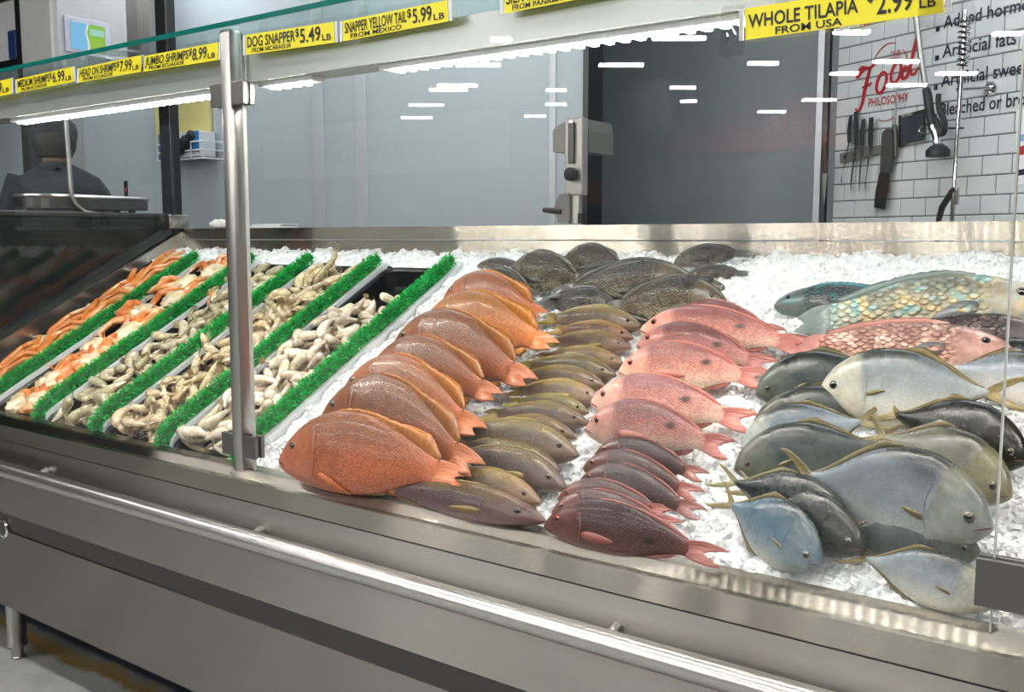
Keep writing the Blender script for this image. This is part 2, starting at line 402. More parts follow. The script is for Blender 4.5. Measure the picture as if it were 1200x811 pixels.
for nm, x0, x1, y0, y1, Y in (('5', 743, 783, 96, 150, -7.0), ('4', 826, 873, 60, 128, -6.0), ('3', 918, 968, 44, 104, -5.2)):
    sb = board('aisle_sign', x0, x1, y0, y1, Y, t_sign, {'5':'hanging grey aisle sign with the number 5','4':'hanging grey aisle sign bearing a large 4','3':'hanging grey aisle sign nearest the tiled wall in the mirror image'}[nm], 'sign')
    if nm != '3': mtext(nm, x0+12, x0+5, y0+ (y1-y0)*.06, y0+(y1-y0)*.25, Y, M['navy'], sb)
    for k in range(5):
        f = .45 + k*.1; a = mirr(x1-4, y0+(y1-y0)*f, Y); b = mirr(x0+8, y0+(y1-y0)*(f+.045), Y)
        MB().box((a[0], Y, a[2]), (b[0], Y+.004, b[2])).build('printed_line', M['ink'], sb)
    a = mirr((x0+x1)/2, y0, Y); MB().tube([(a[0], Y-.02, a[2]), (a[0], Y-.02, ZC)], .006, 6).build('hanger', M['black'], sb)
# shelving gondolas and counters across the aisle (seen only as reflections)
shelf_m = plain('dark_shelving', (.06,.065,.07), .5); goods = [plain('goods_%d' % i, c, .5) for i, c in enumerate([(.4,.38,.33),(.18,.2,.22),(.3,.1,.08),(.12,.2,.25),(.45,.42,.4)])]
for gi, (gx, gy) in enumerate(((-3.2,-7.6),(-6.2,-7.6),(-9.6,-11.2),(-13.0,-11.2))):
    g = empty('shelving_gondola', (gx, gy, 0), ['tall dark shelving unit of goods, nearest the red fascia','tall dark shelving unit of goods, second from the red fascia','tall dark shelving unit of goods near the bakery board','tall dark shelving unit of goods farthest left under the bakery board'][gi], 'shelving')
    MB().box((gx-1.3, gy-.5, 0), (gx+1.3, gy-.4, 2.5)).build('back_panel', shelf_m, g)
    for k in range(5):
        MB().box((gx-1.3, gy-.4, .1+k*.5), (gx+1.3, gy, .14+k*.5)).build('shelf', shelf_m, g)
        for q in range(6):
            h = random.uniform(.2,.36)
            MB().box((gx-1.25+q*.42, gy-.36, .14+k*.5), (gx-1.25+q*.42+.38, gy-.03, .14+k*.5+h), .01).build('goods_block', random.choice(goods), g)

# ================================================================== THE DISPLAY CASE
YF = 1.732; ZL = 1.0; A = math.radians(28.5); CA, SA = math.cos(A), math.sin(A)
Y0 = 1.83; YBK = 3.08; XE = -4.42; XQ = .75
EU = np.array([1., 0, 0]); EV = np.array([0, CA, SA]); EN = np.array([0, -SA, CA]); BO = np.array([0, Y0, ZL])
def B(u, v, w=0.0): return BO + EU*u + EV*v + EN*w
def onBed(px, py, w=0.0): return hit(px, py, EN, EN @ BO + w)
VB = (YBK - Y0) / CA
case = empty('seafood_display_case', ((XE+XQ)/2, 2.4, 0), 'long stainless steel seafood display case with glass front, rail and sloped bed', 'display case')
MB().prism([(YF, ZL), (YF, .945), (YF+.02, .945), (YF+.02, .97), (Y0+.006, .97), (Y0+.006, ZL+.018), (1.782, ZL+.018), (1.781, ZL-.004), (1.755, ZL-.004), (1.754, ZL)], 0, XE-.06, XQ).build('front_ledge', M['steel_bright'], case)
MB().prism([(1.7545, ZL), (1.7815, ZL+.018), (1.7815, ZL-.003), (1.7545, ZL-.003)], 0, XE-.06, XQ).build('ledge_slope', M['steel_bright'], case)  # added sloping strip, tilted so the LED row mirrors in it
MB().box((XE-.06, YF+.006, .943), (XQ, YF+.03, .94)).build('seam_gap', M['gasket'], case)
MB().box((XE-.06, YF+.004, .655), (XQ, YF+.03, .9395)).build('upper_panel', M['steel_soft'], case)
MB().box((XE-.06, YF+.010, .585), (XQ, YF+.03, .655)).build('bumper_strip', M['steel_dark'], case)
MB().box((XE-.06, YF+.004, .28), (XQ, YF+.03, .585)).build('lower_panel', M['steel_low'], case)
MB().box((XE-.06, YF+.03, .28), (XQ, 3.25, .30)).build('bottom_pan', M['steel_dark'], case)
MB().tube([(XE-.06, 1.683, .853), (XQ, 1.683, .853)], .029, 24).build('rail', M['steel'], case, True)
for x in (-3.35, -2.17, -1.0, .1):
    MB().tube([(x, 1.70, .858), (x, YF+.006, .868)], [.012, .016], 12).build('rail_bracket', M['steel_v'], case, True)
for x in (-3.852, -2.0, -.2):
    lg_ = MB().lathe([(.036, .28), (.036, .075), (.039, .07), (.039, .055), (.022, .05), (.022, .012), (.026, .008), (.026, 0)], (x, 1.835, 0), 20).build('leg', M['steel_v'], case, True)
ring = onY(2, 620, YF)
MB().tube([(ring[0]+.034*math.cos(a), YF+.004, ring[2]+.034*math.sin(a)) for a in np.linspace(0, 2*math.pi, 25)], .006, 8, cap=False).build('outlet_ring', M['chrome'], case, True)
MB().lathe([(.030, YF+.012), (.030, YF+.002)], (ring[0], 0, ring[2]), 20, axis=1).build('outlet_plug', M['black'], case)
# sloped bed liner, back wall and lip, end wall
MB().hexa([B(XE,0,-.10), B(XQ,0,-.10), B(XQ,VB,-.10), B(XE,VB,-.10)], [B(XE,0,-.09), B(XQ,0,-.09), B(XQ,VB,-.09), B(XE,VB,-.09)]).build('bed_liner', M['steel_soft'], case)
MB().prism([(YBK-.01, 1.45), (YBK+.004, 1.688), (YBK+.03, 1.688), (YBK+.02, 1.45)], 0, XE, XQ).build('back_wall', M['steel_bright'], case)
MB().prism([(YBK-.006, 1.692), (YBK-.002, 1.747), (YBK+.17, 1.747), (YBK+.17, 1.692)], 0, XE-.02, XQ).build('back_lip', M['steel_bright'], case)
e0 = [(Y0-.06, .95), (YBK+.02, 1.5), (YBK+.02, 1.742), (Y0-.06, 1.06)]
MB().prism(e0, 0, XE-.03, XE).build('end_wall', M['steel'], case)
# corner block and dark end channel that hold the end glass
cb = MB(); c0 = np.array([XE-.06, YBK+.02, 1.745]); cb.box(c0+(-.05,-.09,.0), c0+(.05,.03,.075), .006); cb.build('glass_block', M['steel_soft'], case)
MB().hexa([(XE-.10, Y0-.05, 1.05), (XE-.035, Y0-.05, 1.05), (XE-.035, YBK-.04, 1.72), (XE-.10, YBK-.04, 1.72)],
          [(XE-.10, Y0-.05, 1.085), (XE-.035, Y0-.05, 1.085), (XE-.035, YBK-.04, 1.755), (XE-.10, YBK-.04, 1.755)]).build('end_channel', M['gasket'], case)
XG = XE-.06
g_end = MB(); g_end.add([(XG-.005,1.80,1.06),(XG-.005,YBK,1.74),(XG-.005,YBK,2.28),(XG-.005,1.80,2.28),(XG+.005,1.80,1.06),(XG+.005,YBK,1.74),(XG+.005,YBK,2.28),(XG+.005,1.80,2.28)],
          [(0,3,2,1),(4,5,6,7),(0,1,5,4),(1,2,6,5),(2,3,7,6),(3,0,4,7)])
g_end.build('end_glass', M['glass'], case)
# posts, panes, clamps
ZH0, ZH1 = 2.14, 2.288
XP = -2.318
posts = [(XP, 'p'), (-.205, 'q')]
for x, k in posts:
    pb = MB().box((x-.024, 1.772, ZL), (x+.024, 1.82, ZH1-.002), .012).build('post', M['steel_v'], case, True)
    MB().lathe([(.042, ZL), (.042, ZL+.006), (.036, ZL+.008)], (x, 1.796, 0), 20).build('foot_flange', M['steel_v'], pb)
    for zz in (1.088, 2.106):
        for sx in (-1, 1):
            xa = x + sx*.018; xb = x + sx*(.075 if k == 'p' else .108)
            if k == 'p': h = .066
            else: h = .086
            if k == 'q' and zz > 2: continue
            z0 = zz-h/2 + (.02 if k=='q' else 0)
            MB().box((xa, 1.775, z0), (xb, 1.790, z0+h), .002).build('clamp', M['clamp'], pb)
            MB().box((xa, 1.800, z0), (xb, 1.815, z0+h), .002).build('clamp', M['clamp'], pb)
            MB().box((xa, 1.790, z0+.004), (xb-.004*sx, 1.800, z0+h-.004)).build('clamp_pad', M['rubber'], pb)
def pane(x0, x1, z0, z1, nm='front_glass', edge=None):
    o = MB().box((x0, 1.790, z0), (x1, 1.800, z1)).build(nm, M['glass'], case)
    for sx, xx in ((-1, x0), (1, x1)):
        MB().box((xx-.0015, 1.7895, z0), (xx+.0015, 1.8005, z1)).build('polished_edge', edge or M['glass_edge'], o)
    return o
edge_pale = plain('pale_glass_edge', (.42,.43,.40), .15)
pane(XG, XP-.034, ZL+.003, ZH1-.02, edge=M['gasket']); pane(XP+.052, -.287, ZL+.003, ZH1-.02, edge=edge_pale); pane(-.13, XQ, ZL+.003, ZH1-.02)
# header: steel light channel behind the glass, thick green edged glass shelf on top
for x0, x1 in ((XG, XP-.034), (XP+.052, XQ)):
    MB().prism([(1.806, 2.137), (1.806, 2.215), (1.812, 2.215), (1.812, 2.150), (1.90, 2.150), (1.90, 2.137)], 0, x0, x1).build('light_channel', M['header'], case)
MB().box((XE-.08, 1.765, ZH1), (XQ, 2.25, ZH1+.012)).build('top_glass', M['glass_green'], case)
MB().box((XE-.08, 1.762, ZH1-.001), (XQ, 1.7655, ZH1+.013)).build('top_glass_edge', M['glass_edge'], case)
# LED strips: a row of separate diodes under each channel
def led(x0, x1):
    t = MB().box((x0-.03, 1.828, 2.124), (x1+.03, 1.876, 2.138), .003).build('led_bar', M['white_plastic'], case)
    mb = MB(); n = int((x1-x0)/.038)
    for i in range(n):
        x = x0 + (i+.5)*(x1-x0)/n
        mb.box((x-.007, 1.836, 2.118), (x+.007, 1.868, 2.1238))
    tag(mb.build('diodes', M['led'], t), kind='stuff')
xl = [onY(px, 120, 1.85)[0] for px in (22, 262)]
led(xl[0], -2.42); led(-2.22, -2.05); led(-1.74, -.36); led(-.02, .7)

# ================================================================== TRAYS AND GREEN DIVIDERS
XD = [-3.985, -3.565, -3.172, -2.768, -2.372]     # right foot of each divider
VE = 1.20                                          # where trays end up the slope
XT = [XE+.012] + [x + .004 for x in XD[:4]]        # left inner side of each tray
XT1 = [x - .045 for x in XD]                       # right side, below the brush
def rrect(u0, u1, v0, v1, r, n=5):
    pts = []
    for cx, cy, a0 in ((u1-r, v1-r, 0), (u0+r, v1-r, 90), (u0+r, v0+r, 180), (u1-r, v0+r, 270)):
        for k in range(n+1):
            a = math.radians(a0 + 90*k/n); pts.append((cx + r*math.cos(a), cy + r*math.sin(a)))
    return pts
tray_lab = ['black tray of orange snow crab legs beside the end glass', 'black tray of crab clusters with cream shoulders, second from the end glass',
            'black tray of medium grey shrimp in the middle of the row', 'black tray of whiskered head-on shrimp behind the steel post', 'black tray of jumbo shrimp with a bare back end, beside the snapper']
def make_tray(u0, u1, lab):
    c = B((u0+u1)/2, .01, 0); t = empty('display_tray', c, lab, 'tray', 'black seafood trays')
    rim = []; mb = MB(); levels = [(0.0, .004, .05), (.008, -.004, .046), (.012, -.075, .04), (.03, -.085, .03)]
    n = None; V = []
    for ins, h, r in levels:
        q = rrect(u0+ins, u1-ins, .012+ins, VE-ins, r, 6); n = len(q); V += [B(a, b, h) for a, b in q]
    Fc = [(i*n+k, i*n+(k+1)%n, (i+1)*n+(k+1)%n, (i+1)*n+k) for i in range(len(levels)-1) for k in range(n)] + [tuple(3*n+k for k in range(n))]
    # outer skin, so that the tray has thickness
    m0 = len(V); q = rrect(u0-.003, u1+.003, .009, VE+.003, .05, 6); V += [B(a, b, .004) for a, b in q]; V += [B(a, b, -.088) for a, b in q]
    Fc += [(k, (k+1)%n, m0+(k+1)%n, m0+k) for k in range(n)] + [(m0+k, m0+(k+1)%n, m0+n+(k+1)%n, m0+n+k) for k in range(n)] + [tuple(m0+n+k for k in range(n))]
    mb.add(V, Fc); mb.build('pan', M['black'], t, True)
    q = rrect(u0, u1, .012, VE, .05, 6); pts = [B(a, b, .004) for a, b in q]
    MB().tube(pts + [pts[0]], .0045, 6, cap=False).build('rolled_rim', M['black'], t, True)
    return t
trays = [make_tray(XT[i]+.004, XT1[i]+.030, tray_lab[i]) for i in range(5)]
grn = NT('green_bristle'); nz = grn.noise(grn.coord('Object'), 60., 2)
green = grn.principled(grn.ramp(nz, [(.3, (.004,.24,.035)), (.55, (.008,.50,.085)), (.75, (.03,.68,.16))]), .45, 0)
green_core = plain('green_core', (.003,.11,.018), .6)
div_lab = ['green bristle divider between the snow crab legs and crab clusters', 'green bristle divider between the crab clusters and medium shrimp',
           'green bristle divider between the medium shrimp and the head-on shrimp', 'green bristle divider between the head-on shrimp and jumbo shrimp', 'green bristle divider between jumbo shrimp and the orange snapper']
def divider(i):
    x = XD[i]; ve = VE + .02; t = empty('bristle_divider', B(x-.02, .0, .0), div_lab[i], 'divider', 'green bristle dividers')
    # pale rail, its front end turned down in a quarter round
    prof = [(.02 + .05*(1-math.cos(a)), -.035 + .055*math.sin(a)) for a in np.linspace(0, math.pi/2, 7)] + [(ve, .020)]
    V = []; 
    for v, h in prof: V += [B(x-.022, v, h), B(x-.003, v, h), B(x-.003, v+ .004, h-.035), B(x-.022, v+.004, h-.035)]
    k = len(prof)
    Fc = [(4*j+a, 4*j+(a+1)%4, 4*j+4+(a+1)%4, 4*j+4+a) for j in range(k-1) for a in range(4)] + [(0,3,2,1), (4*k-4, 4*k-3, 4*k-2, 4*k-1)]
    MB().add(V, Fc).build('rail', M['white_plastic'], t)
    path = [B(x-.036, .012, -.02), B(x-.036, .022, .01), B(x-.036, .05, .035), B(x-.036, .11, .046)] + [B(x-.036, v, .046) for v in np.linspace(.2, ve-.01, 16)]
    P = cr(path, 4)
    MB().tube(P, .016, 8).build('core', green_core, t, True)
    V = []; Fc = []; seg = np.linalg.norm(np.diff(P, axis=0), axis=1); cum = np.concatenate([[0], np.cumsum(seg)]); L = cum[-1]
    N = 5200
    for q in range(N):
        s = rng.uniform(0, L); c = np.array([np.interp(s, cum, P[:,d]) for d in range(3)])
        tg = np.array([np.interp(min(L, s+.01), cum, P[:,d]) - np.interp(max(0, s-.01), cum, P[:,d]) for d in range(3)]); tg /= np.linalg.norm(tg)
        u = np.cross(tg, EU); u /= np.linalg.norm(u)
        a = rng.uniform(0, 2*math.pi); dr = math.cos(a)*EU + math.sin(a)*u + tg*rng.normal(0, .35); dr /= np.linalg.norm(dr)
        ln = rng.uniform(.026, .034); sd = np.cross(dr, rng.normal(size=3)); sd /= np.linalg.norm(sd); sd *= .0021
        b = c + dr*.008; k = len(V); V += [b-sd, b+sd, c+dr*ln+sd*.5, c+dr*ln-sd*.5]; Fc.append((k, k+1, k+2, k+3))
    me = bpy.data.meshes.new('bristles'); me.from_pydata([tuple(q - off(t)) for q in V], [], Fc); me.update()
    tag(linkmesh('bristles', me, green, t), kind='stuff')
for i in range(5): divider(i)

# ================================================================== ICE
def ice_mat(name, tr):
    t = NT(name); v = t.coord('Object'); nz = t.noise(v, 90., 3); col = t.mix(nz, (.84,.855,.865), (.95,.95,.95))
    return t.principled(col, .16, 0, t.bump(t.noise(v, 160., 2), .5, .004), Transmission_Weight=tr, IOR=1.31, Specular_IOR_Level=.6)
M['ice'] = ice_mat('packed_ice', 0.0); M['chip'] = ice_mat('clear_ice_chip', .16)
def lump(u, v):
    s = .006*np.sin(u*23+v*11)+.006*np.sin(u*41-v*37+1.3)+.004*np.sin(u*83+v*71)+.003*np.sin(u*140-v*117+.5)
    g = lambda a, b, r, h: h*np.exp(-((u-a)**2+(v-b)**2)/r**2)
    return s + g(-.95, 1.20, .14, .04) + g(-.55, 1.22, .2, .02) + g(-.2, 1.2, .25, .025) - .035*np.clip((v-1.22)/.18, 0, 1)
def ice_sheet(u0, u1, v0, v1, du, base):
    nu = int((u1-u0)/du)+1; nv = int((v1-v0)/du)+1
    U, Vv = np.meshgrid(np.linspace(u0, u1, nu), np.linspace(v0, v1, nv), indexing='ij')
    Hh = lump(U, Vv) + base(U, Vv) + rng.normal(0, .0022, U.shape)
    P = BO + U[...,None]*EU + Vv[...,None]*EV + Hh[...,None]*EN
    P = P.reshape(-1, 3); idx = np.arange(nu*nv).reshape(nu, nv)
    Fc = np.stack([idx[:-1,:-1], idx[1:,:-1], idx[1:,1:], idx[:-1,1:]], -1).reshape(-1, 4)
    return P, Fc
def from_np(name, P, Fc, m, parent=None):
    me = bpy.data.meshes.new(name); me.from_pydata(P.tolist(), [], Fc.tolist()); me.update(); return linkmesh(name, me, m, parent)
def edge_front(U, Vv): return np.where(Vv < .03, -.008*(1-Vv/.03), .002)
P1, F1 = ice_sheet(XD[4]+.004, XQ-.01, .004, VB-.004, .010, edge_front)
tag(from_np('ice_bed', P1, F1, M['ice']), 'bed of packed white crushed ice under the whole fish', 'ice', kind='stuff')
P2, F2 = ice_sheet(XE+.005, XD[4]+.02, VE+.005, VB-.004, .010, lambda U, Vv: 0*U)
tag(from_np('ice_bank', P2, F2, M['ice']), 'narrow bank of white ice behind the black trays', 'ice', kind='stuff')
cube = np.array([(-1,-1,-1),(1,-1,-1),(1,1,-1),(-1,1,-1),(-1,-1,1),(1,-1,1),(1,1,1),(-1,1,1)], float)
cf6 = np.array([(0,3,2,1),(4,5,6,7),(0,1,5,4),(1,2,6,5),(2,3,7,6),(3,0,4,7)])
def chips(n, ulo, uhi, vlo, vhi, smin, smax, extra=.0):
    u = rng.uniform(ulo, uhi, n); v = rng.uniform(vlo, vhi, n); sz = rng.uniform(smin, smax, n)
    w_ = lump(u, v) + np.where(v < .03, -.008*(1-v/.03), .002) + sz*.25 + rng.uniform(0, extra, n) if extra else lump(u, v) + np.where(v < .03, -.008*(1-v/.03), .002) + sz*.25
    q = rng.normal(size=(n, 4)); q /= np.linalg.norm(q, axis=1)[:,None]; a, b, c, d = q.T
    Rm = np.stack([np.stack([1-2*(c*c+d*d), 2*(b*c-a*d), 2*(b*d+a*c)], -1), np.stack([2*(b*c+a*d), 1-2*(b*b+d*d), 2*(c*d-a*b)], -1), np.stack([2*(b*d-a*c), 2*(c*d+a*b), 1-2*(b*b+c*c)], -1)], 1)
    loc = cube[None] * (sz[:,None]*rng.uniform(.45, 1.0, (n, 3)))[:,None,:] * rng.uniform(.55, 1.05, (n, 8, 1))
    Pw = np.einsum('nij,nkj->nki', Rm, loc) + (BO + u[:,None]*EU + v[:,None]*EV + w_[:,None]*EN)[:,None,:]
    Fc = (cf6[None] + 8*np.arange(n)[:,None,None]).reshape(-1, 4)
    return Pw.reshape(-1, 3), Fc
Pc, Fcc = chips(17000, XD[4]+.01, XQ-.03, .010, VB-.02, .003, .0105)
tag(from_np('ice_chips', Pc, Fcc, M['chip']), 'loose glassy ice chips scattered around the fish', 'ice', kind='stuff')
Pc, Fcc = chips(1500, XE+.02, XD[4], VE+.02, VB-.02, .003, .008)
tag(from_np('ice_chips', Pc, Fcc, M['chip']), 'loose ice chips on the bank behind the trays', 'ice', kind='stuff')

# ================================================================== FISH
def fish_body_mat(name, ramp, hr, head, scale_n=70., scale_dark=.72, spot=None, tail=None, tail_x=.74, mottled=None, rough=.3, bump=.5, belly_band=None, metal=0.0, head_x=.23, head_w=.55, sdepth=.0016):
    t = NT(name); tc = t.n('ShaderNodeTexCoord'); sp = t.n('ShaderNodeSeparateXYZ'); t.l(tc.outputs['Object'], sp.inputs[0])
    x = t.math('ADD', sp.outputs[0], .5); z = sp.outputs[2]
    nz = t.noise(tc.outputs['Object'], 9., 4, .6)
    zz = t.math('ADD', t.math('MULTIPLY', z, .5/hr), .5); zz = t.math('ADD', zz, t.math('MULTIPLY', t.math('SUBTRACT', nz, .5), .34))
    col = t.ramp(zz, ramp)
    if mottled:
        m2 = t.noise(tc.outputs['Object'], mottled[1], 3, .6)
        col = t.mix(t.ramp(m2, [(.48, (0,0,0)), (.62, (1,1,1))]), col, mottled[0])
        if len(mottled) > 2:
            m3 = t.noise(t.coord('Object', (1,1,1.3)), mottled[1]*1.7, 2, .5); col = t.mix(t.ramp(m3, [(.52, (0,0,0)), (.64, (1,1,1))]), col, mottled[2])
    # overlapping scales: rows of cells, finer towards the tail
    mp = t.n('ShaderNodeMapping'); mp.inputs['Scale'].default_value = (scale_n*.85, .01, scale_n*1.25); mp.inputs['Rotation'].default_value = (0, math.radians(45), 0); t.l(tc.outputs['Object'], mp.inputs[0])
    vo = t.n('ShaderNodeTexVoronoi', feature='F1'); vo.inputs['Scale'].default_value = 1.; vo.inputs['Randomness'].default_value = .45; t.l(mp.outputs[0], vo.inputs['Vector'])
    cell = t.ramp(vo.outputs['Distance'], [(.0, (1,1,1)), (.35, (.95,.95,.95)), (.62, (.0,.0,.0))])
    hm = t.math('SUBTRACT', x, t.math('MULTIPLY', t.math('POWER', t.math('ABSOLUTE', t.math('MULTIPLY', z, 1/hr)), 2.), -.035))
    headmask = t.ramp(hm, [(head_x-.02, (1,1,1)), (head_x+.03, (0,0,0))])
    body_only = t.math('SUBTRACT', 1., headmask)
    dark = t.math('MULTIPLY', t.math('SUBTRACT', 1., cell), body_only)
    big = t.noise(tc.outputs['Object'], 5., 5, .65); col = t.mix(1., col, t.ramp(big, [(.25, (.62,.60,.58)), (.5, (1,1,1)), (.75, (1.12,1.1,1.08))]), 'MULTIPLY')
    sv = t.n('ShaderNodeSeparateColor'); t.l(vo.outputs['Color'], sv.inputs[0])
    col = t.mix(t.math('MULTIPLY', sv.outputs[0], .30), col, (.55,.52,.50), 'MULTIPLY')
    col = t.mix(t.math('MULTIPLY', dark, min(1, (1.-scale_dark)*2.6)), col, (.34,.29,.27), 'MULTIPLY')
    hn = t.noise(tc.outputs['Object'], 26., 3); hcol = t.mix(hn, tuple(q*.75 for q in head), tuple(min(1, q*1.2) for q in head))
    hcol = t.mix(t.ramp(t.noise(tc.outputs['Object'], 12., 4, .7), [(.42, (0,0,0)), (.6, (.6,.6,.6))]), hcol, tuple(q*.4 for q in head)); col = t.mix(t.math('MULTIPLY', headmask, head_w), col, hcol)
    if tail: col = t.mix(t.ramp(x, [(tail_x, (0,0,0)), (min(.99, tail_x+.12), (1,1,1))]), col, tail)
    if belly_band:
        col = t.mix(t.math('MULTIPLY', t.ramp(zz, [(belly_band[1]-.07, (1,1,1)), (belly_band[1]+.03, (0,0,0))]), t.ramp(x, [(.25, (0,0,0)), (.5, (1,1,1))])), col, belly_band[0])
    if spot:
        dx = t.math('DIVIDE', t.math('SUBTRACT', x, spot[0]), spot[2]); dz = t.math('DIVIDE', t.math('SUBTRACT', z, spot[1]), spot[2]*.6)
        d = t.math('ADD', t.math('SQRT', t.math('ADD', t.math('MULTIPLY', dx, dx), t.math('MULTIPLY', dz, dz))), t.math('MULTIPLY', nz, .5))
        col = t.mix(t.ramp(d, [(.5, (.85,.85,.85)), (1., (0,0,0))]), col, (.015,.013,.014))
    oi = t.n('ShaderNodeObjectInfo'); col = t.mix(1.0, col, oi.outputs['Color'], 'MULTIPLY'); gm = t.n('ShaderNodeGamma'); gm.inputs[1].default_value = 1.22; t.l(col, gm.inputs[0]); col = gm.outputs[0]
    hgt = t.math('ADD', t.math('MULTIPLY', cell, body_only), t.math('MULTIPLY', hn, .25))
    rv = t.math('ADD', t.math('MULTIPLY', t.noise(tc.outputs['Object'], 15., 3, .6), .34), rough-.14)
    return t.principled(col, rv, metal, t.bump(hgt, bump, sdepth), Coat_Weight=.15, Coat_Roughness=.12, Specular_IOR_Level=.4)
def fin_mat(name, c0, c1, axis=(6., 6., 70.), rough=.35):
    t = NT(name); nz = t.noise(t.coord('Object', axis), 1.6, 2); col = t.mix(nz, c0, c1)
    oi = t.n('ShaderNodeObjectInfo'); col = t.mix(.8, col, oi.outputs['Color'], 'MULTIPLY')
    return t.principled(col, rough, 0, t.bump(nz, .5, .004), Coat_Weight=.3)
eye_dark = plain('fish_pupil', (.004,.004,.005), .05, Coat_Weight=1.0)

def species(name, dors, vent, wid, tail, dfin, afin, pec, eye, body_m, fin_m, tail_m=None, eye_m=None, pec_m=None, gill=.24, gill_m=None, spiky=.18, arch=0.0):
    """returns list of (part name, mesh, material, side, parent index)"""
    tmax = dors[-1][0]
    ts = np.concatenate([np.linspace(0, .06, 5)[:-1], np.linspace(.06, .34, 19)[:-1], np.linspace(.34, tmax, 17)])
    D = crf(dors, ts); V = crf(vent, ts); Wd = crf(wid, ts)
    zarch = lambda t: arch * (1 - ((t-.45)/.5)**2)
    n = 22; verts = []
    def surf(t, z):
        d = np.interp(t, ts, D); v = np.interp(t, ts, V); w_ = np.interp(t, ts, Wd); zc = (d+v)/2; hh = (d-v)/2 + 1e-5
        q = np.clip((z-zc)/hh, -1, 1); y = w_ * max(0, 1-abs(q)**2.1)**.55
        tg = gill + .015 - .05*q*q
        return y * (1 + .09*max(0, 1-abs(t-tg)/.06)) if t < tg else y
    for t, d, v, w_ in zip(ts, D, V, Wd):
        zc = (d+v)/2; hh = (d-v)/2 + 1e-4
        for k in range(n):
            a = 2*math.pi*k/n; z = zc + hh*math.cos(a); sy = 1 if math.sin(a) >= 0 else -1
            y = sy * surf(t, z) if abs(math.sin(a)) > 1e-6 else 0
            lm = 1 + .030*math.sin(17*t+9*z/.15+sy)*math.sin(11*t-5*z/.15) + .018*math.sin(31*t+14*z/.15); verts.append((t-.5, y*lm, z + zarch(t) + .0022*math.sin(23*t+2*sy)*math.cos(a)))
    m = len(ts); fs = [(i*n+k, i*n+(k+1)%n, (i+1)*n+(k+1)%n, (i+1)*n+k) for i in range(m-1) for k in range(n)] + [tuple(range(n))[::-1], tuple((m-1)*n+k for k in range(n))]
    parts = []
    def reg(pn, mb, mt, side=0, par=None, smooth=True):
        me = mb.mesh(name+'_'+pn)
        if smooth: me.polygons.foreach_set('use_smooth', [True]*len(me.polygons))
        me.materials.append(mt); parts.append((pn, me, side, par)); return len(parts)-1
    reg('body', MB().add(verts, fs), body_m)
    # tail fin, laid over towards the ice; one version for each lying side
    for sd in (-1, 1):
        K, J = 6, 8; mb = MB(); tv = []
        for sy in (1, -1):
            for k in range(K+1):
                f = k/K; tw = -sd*math.radians(tail.get('twist', 50))*f
                for j in range(-J, J+1):
                    q = j/J; ln = tail['len']*(1 - tail['fork']*(1-abs(q)**1.1)); zb = (np.interp(tmax, ts, D)-np.interp(tmax, ts, V))/2*.96; zm = (np.interp(tmax, ts, D)+np.interp(tmax, ts, V))/2
                    z = q*(zb*(1-f)+tail['spread']*f**.85)*(1-.18*f**6*abs(q)); x = tmax-.012 + ln*f - .5 - .02*(1-abs(q))*f
                    y = sy*(.010*(1-f)**1.5+.0014) + .002*math.sin(j*2.1)*f
                    tv.append((x, y*math.cos(tw)+z*math.sin(tw), zm + z*math.cos(tw) - y*math.sin(tw) + zarch(x+.5)))
        W2 = 2*J+1; N1 = (K+1)*W2
        for s_ in (0, 1):
            for k in range(K):
                for j in range(2*J): a = s_*N1+k*W2+j; mb.f.append((a, a+1, a+W2+1, a+W2))
        for k in range(K):
            for j in (0, 2*J): a = k*W2+j; mb.f.append((a, a+W2, N1+a+W2, N1+a))
        for j in range(2*J): a = K*W2+j; mb.f.append((a, a+1, N1+a+1, N1+a))
        mb.v = tv; reg('tail_fin', mb, tail_m or fin_m, sd)
    def fin(pn, prof, sgn, t0, t1, hs, back, N=22, sp=spiky):
        mb = MB(); vv = []
        for i in range(N+1):
            f = i/N; t = t0+(t1-t0)*f; zb = np.interp(t, ts, prof); h = np.interp(f, np.linspace(0,1,len(hs)), hs) * (1 - sp*(i%2)*(f < .62))
            x = t-.5; za = zarch(t)
            vv += [(x, -.0032, zb-sgn*.008+za), (x, .0032, zb-sgn*.008+za), (x+back*h*.5, .0010, zb+sgn*h*.55+za), (x+back*h, .0, zb+sgn*h+za), (x+back*h*.5, -.0010, zb+sgn*h*.55+za)]
        for i in range(N):
            for a, b in ((0,4),(4,3),(3,2),(2,1),(1,0)): mb.f.append((5*i+a, 5*i+b, 5*i+5+b, 5*i+5+a))
        mb.f += [(0,1,2,3,4), tuple(5*N+q for q in (4,3,2,1,0))]; mb.v = vv; reg(pn, mb, fin_m)
    if dfin: fin('dorsal_fin', D, 1, *dfin)
    if afin: fin('anal_fin', V, -1, *afin)
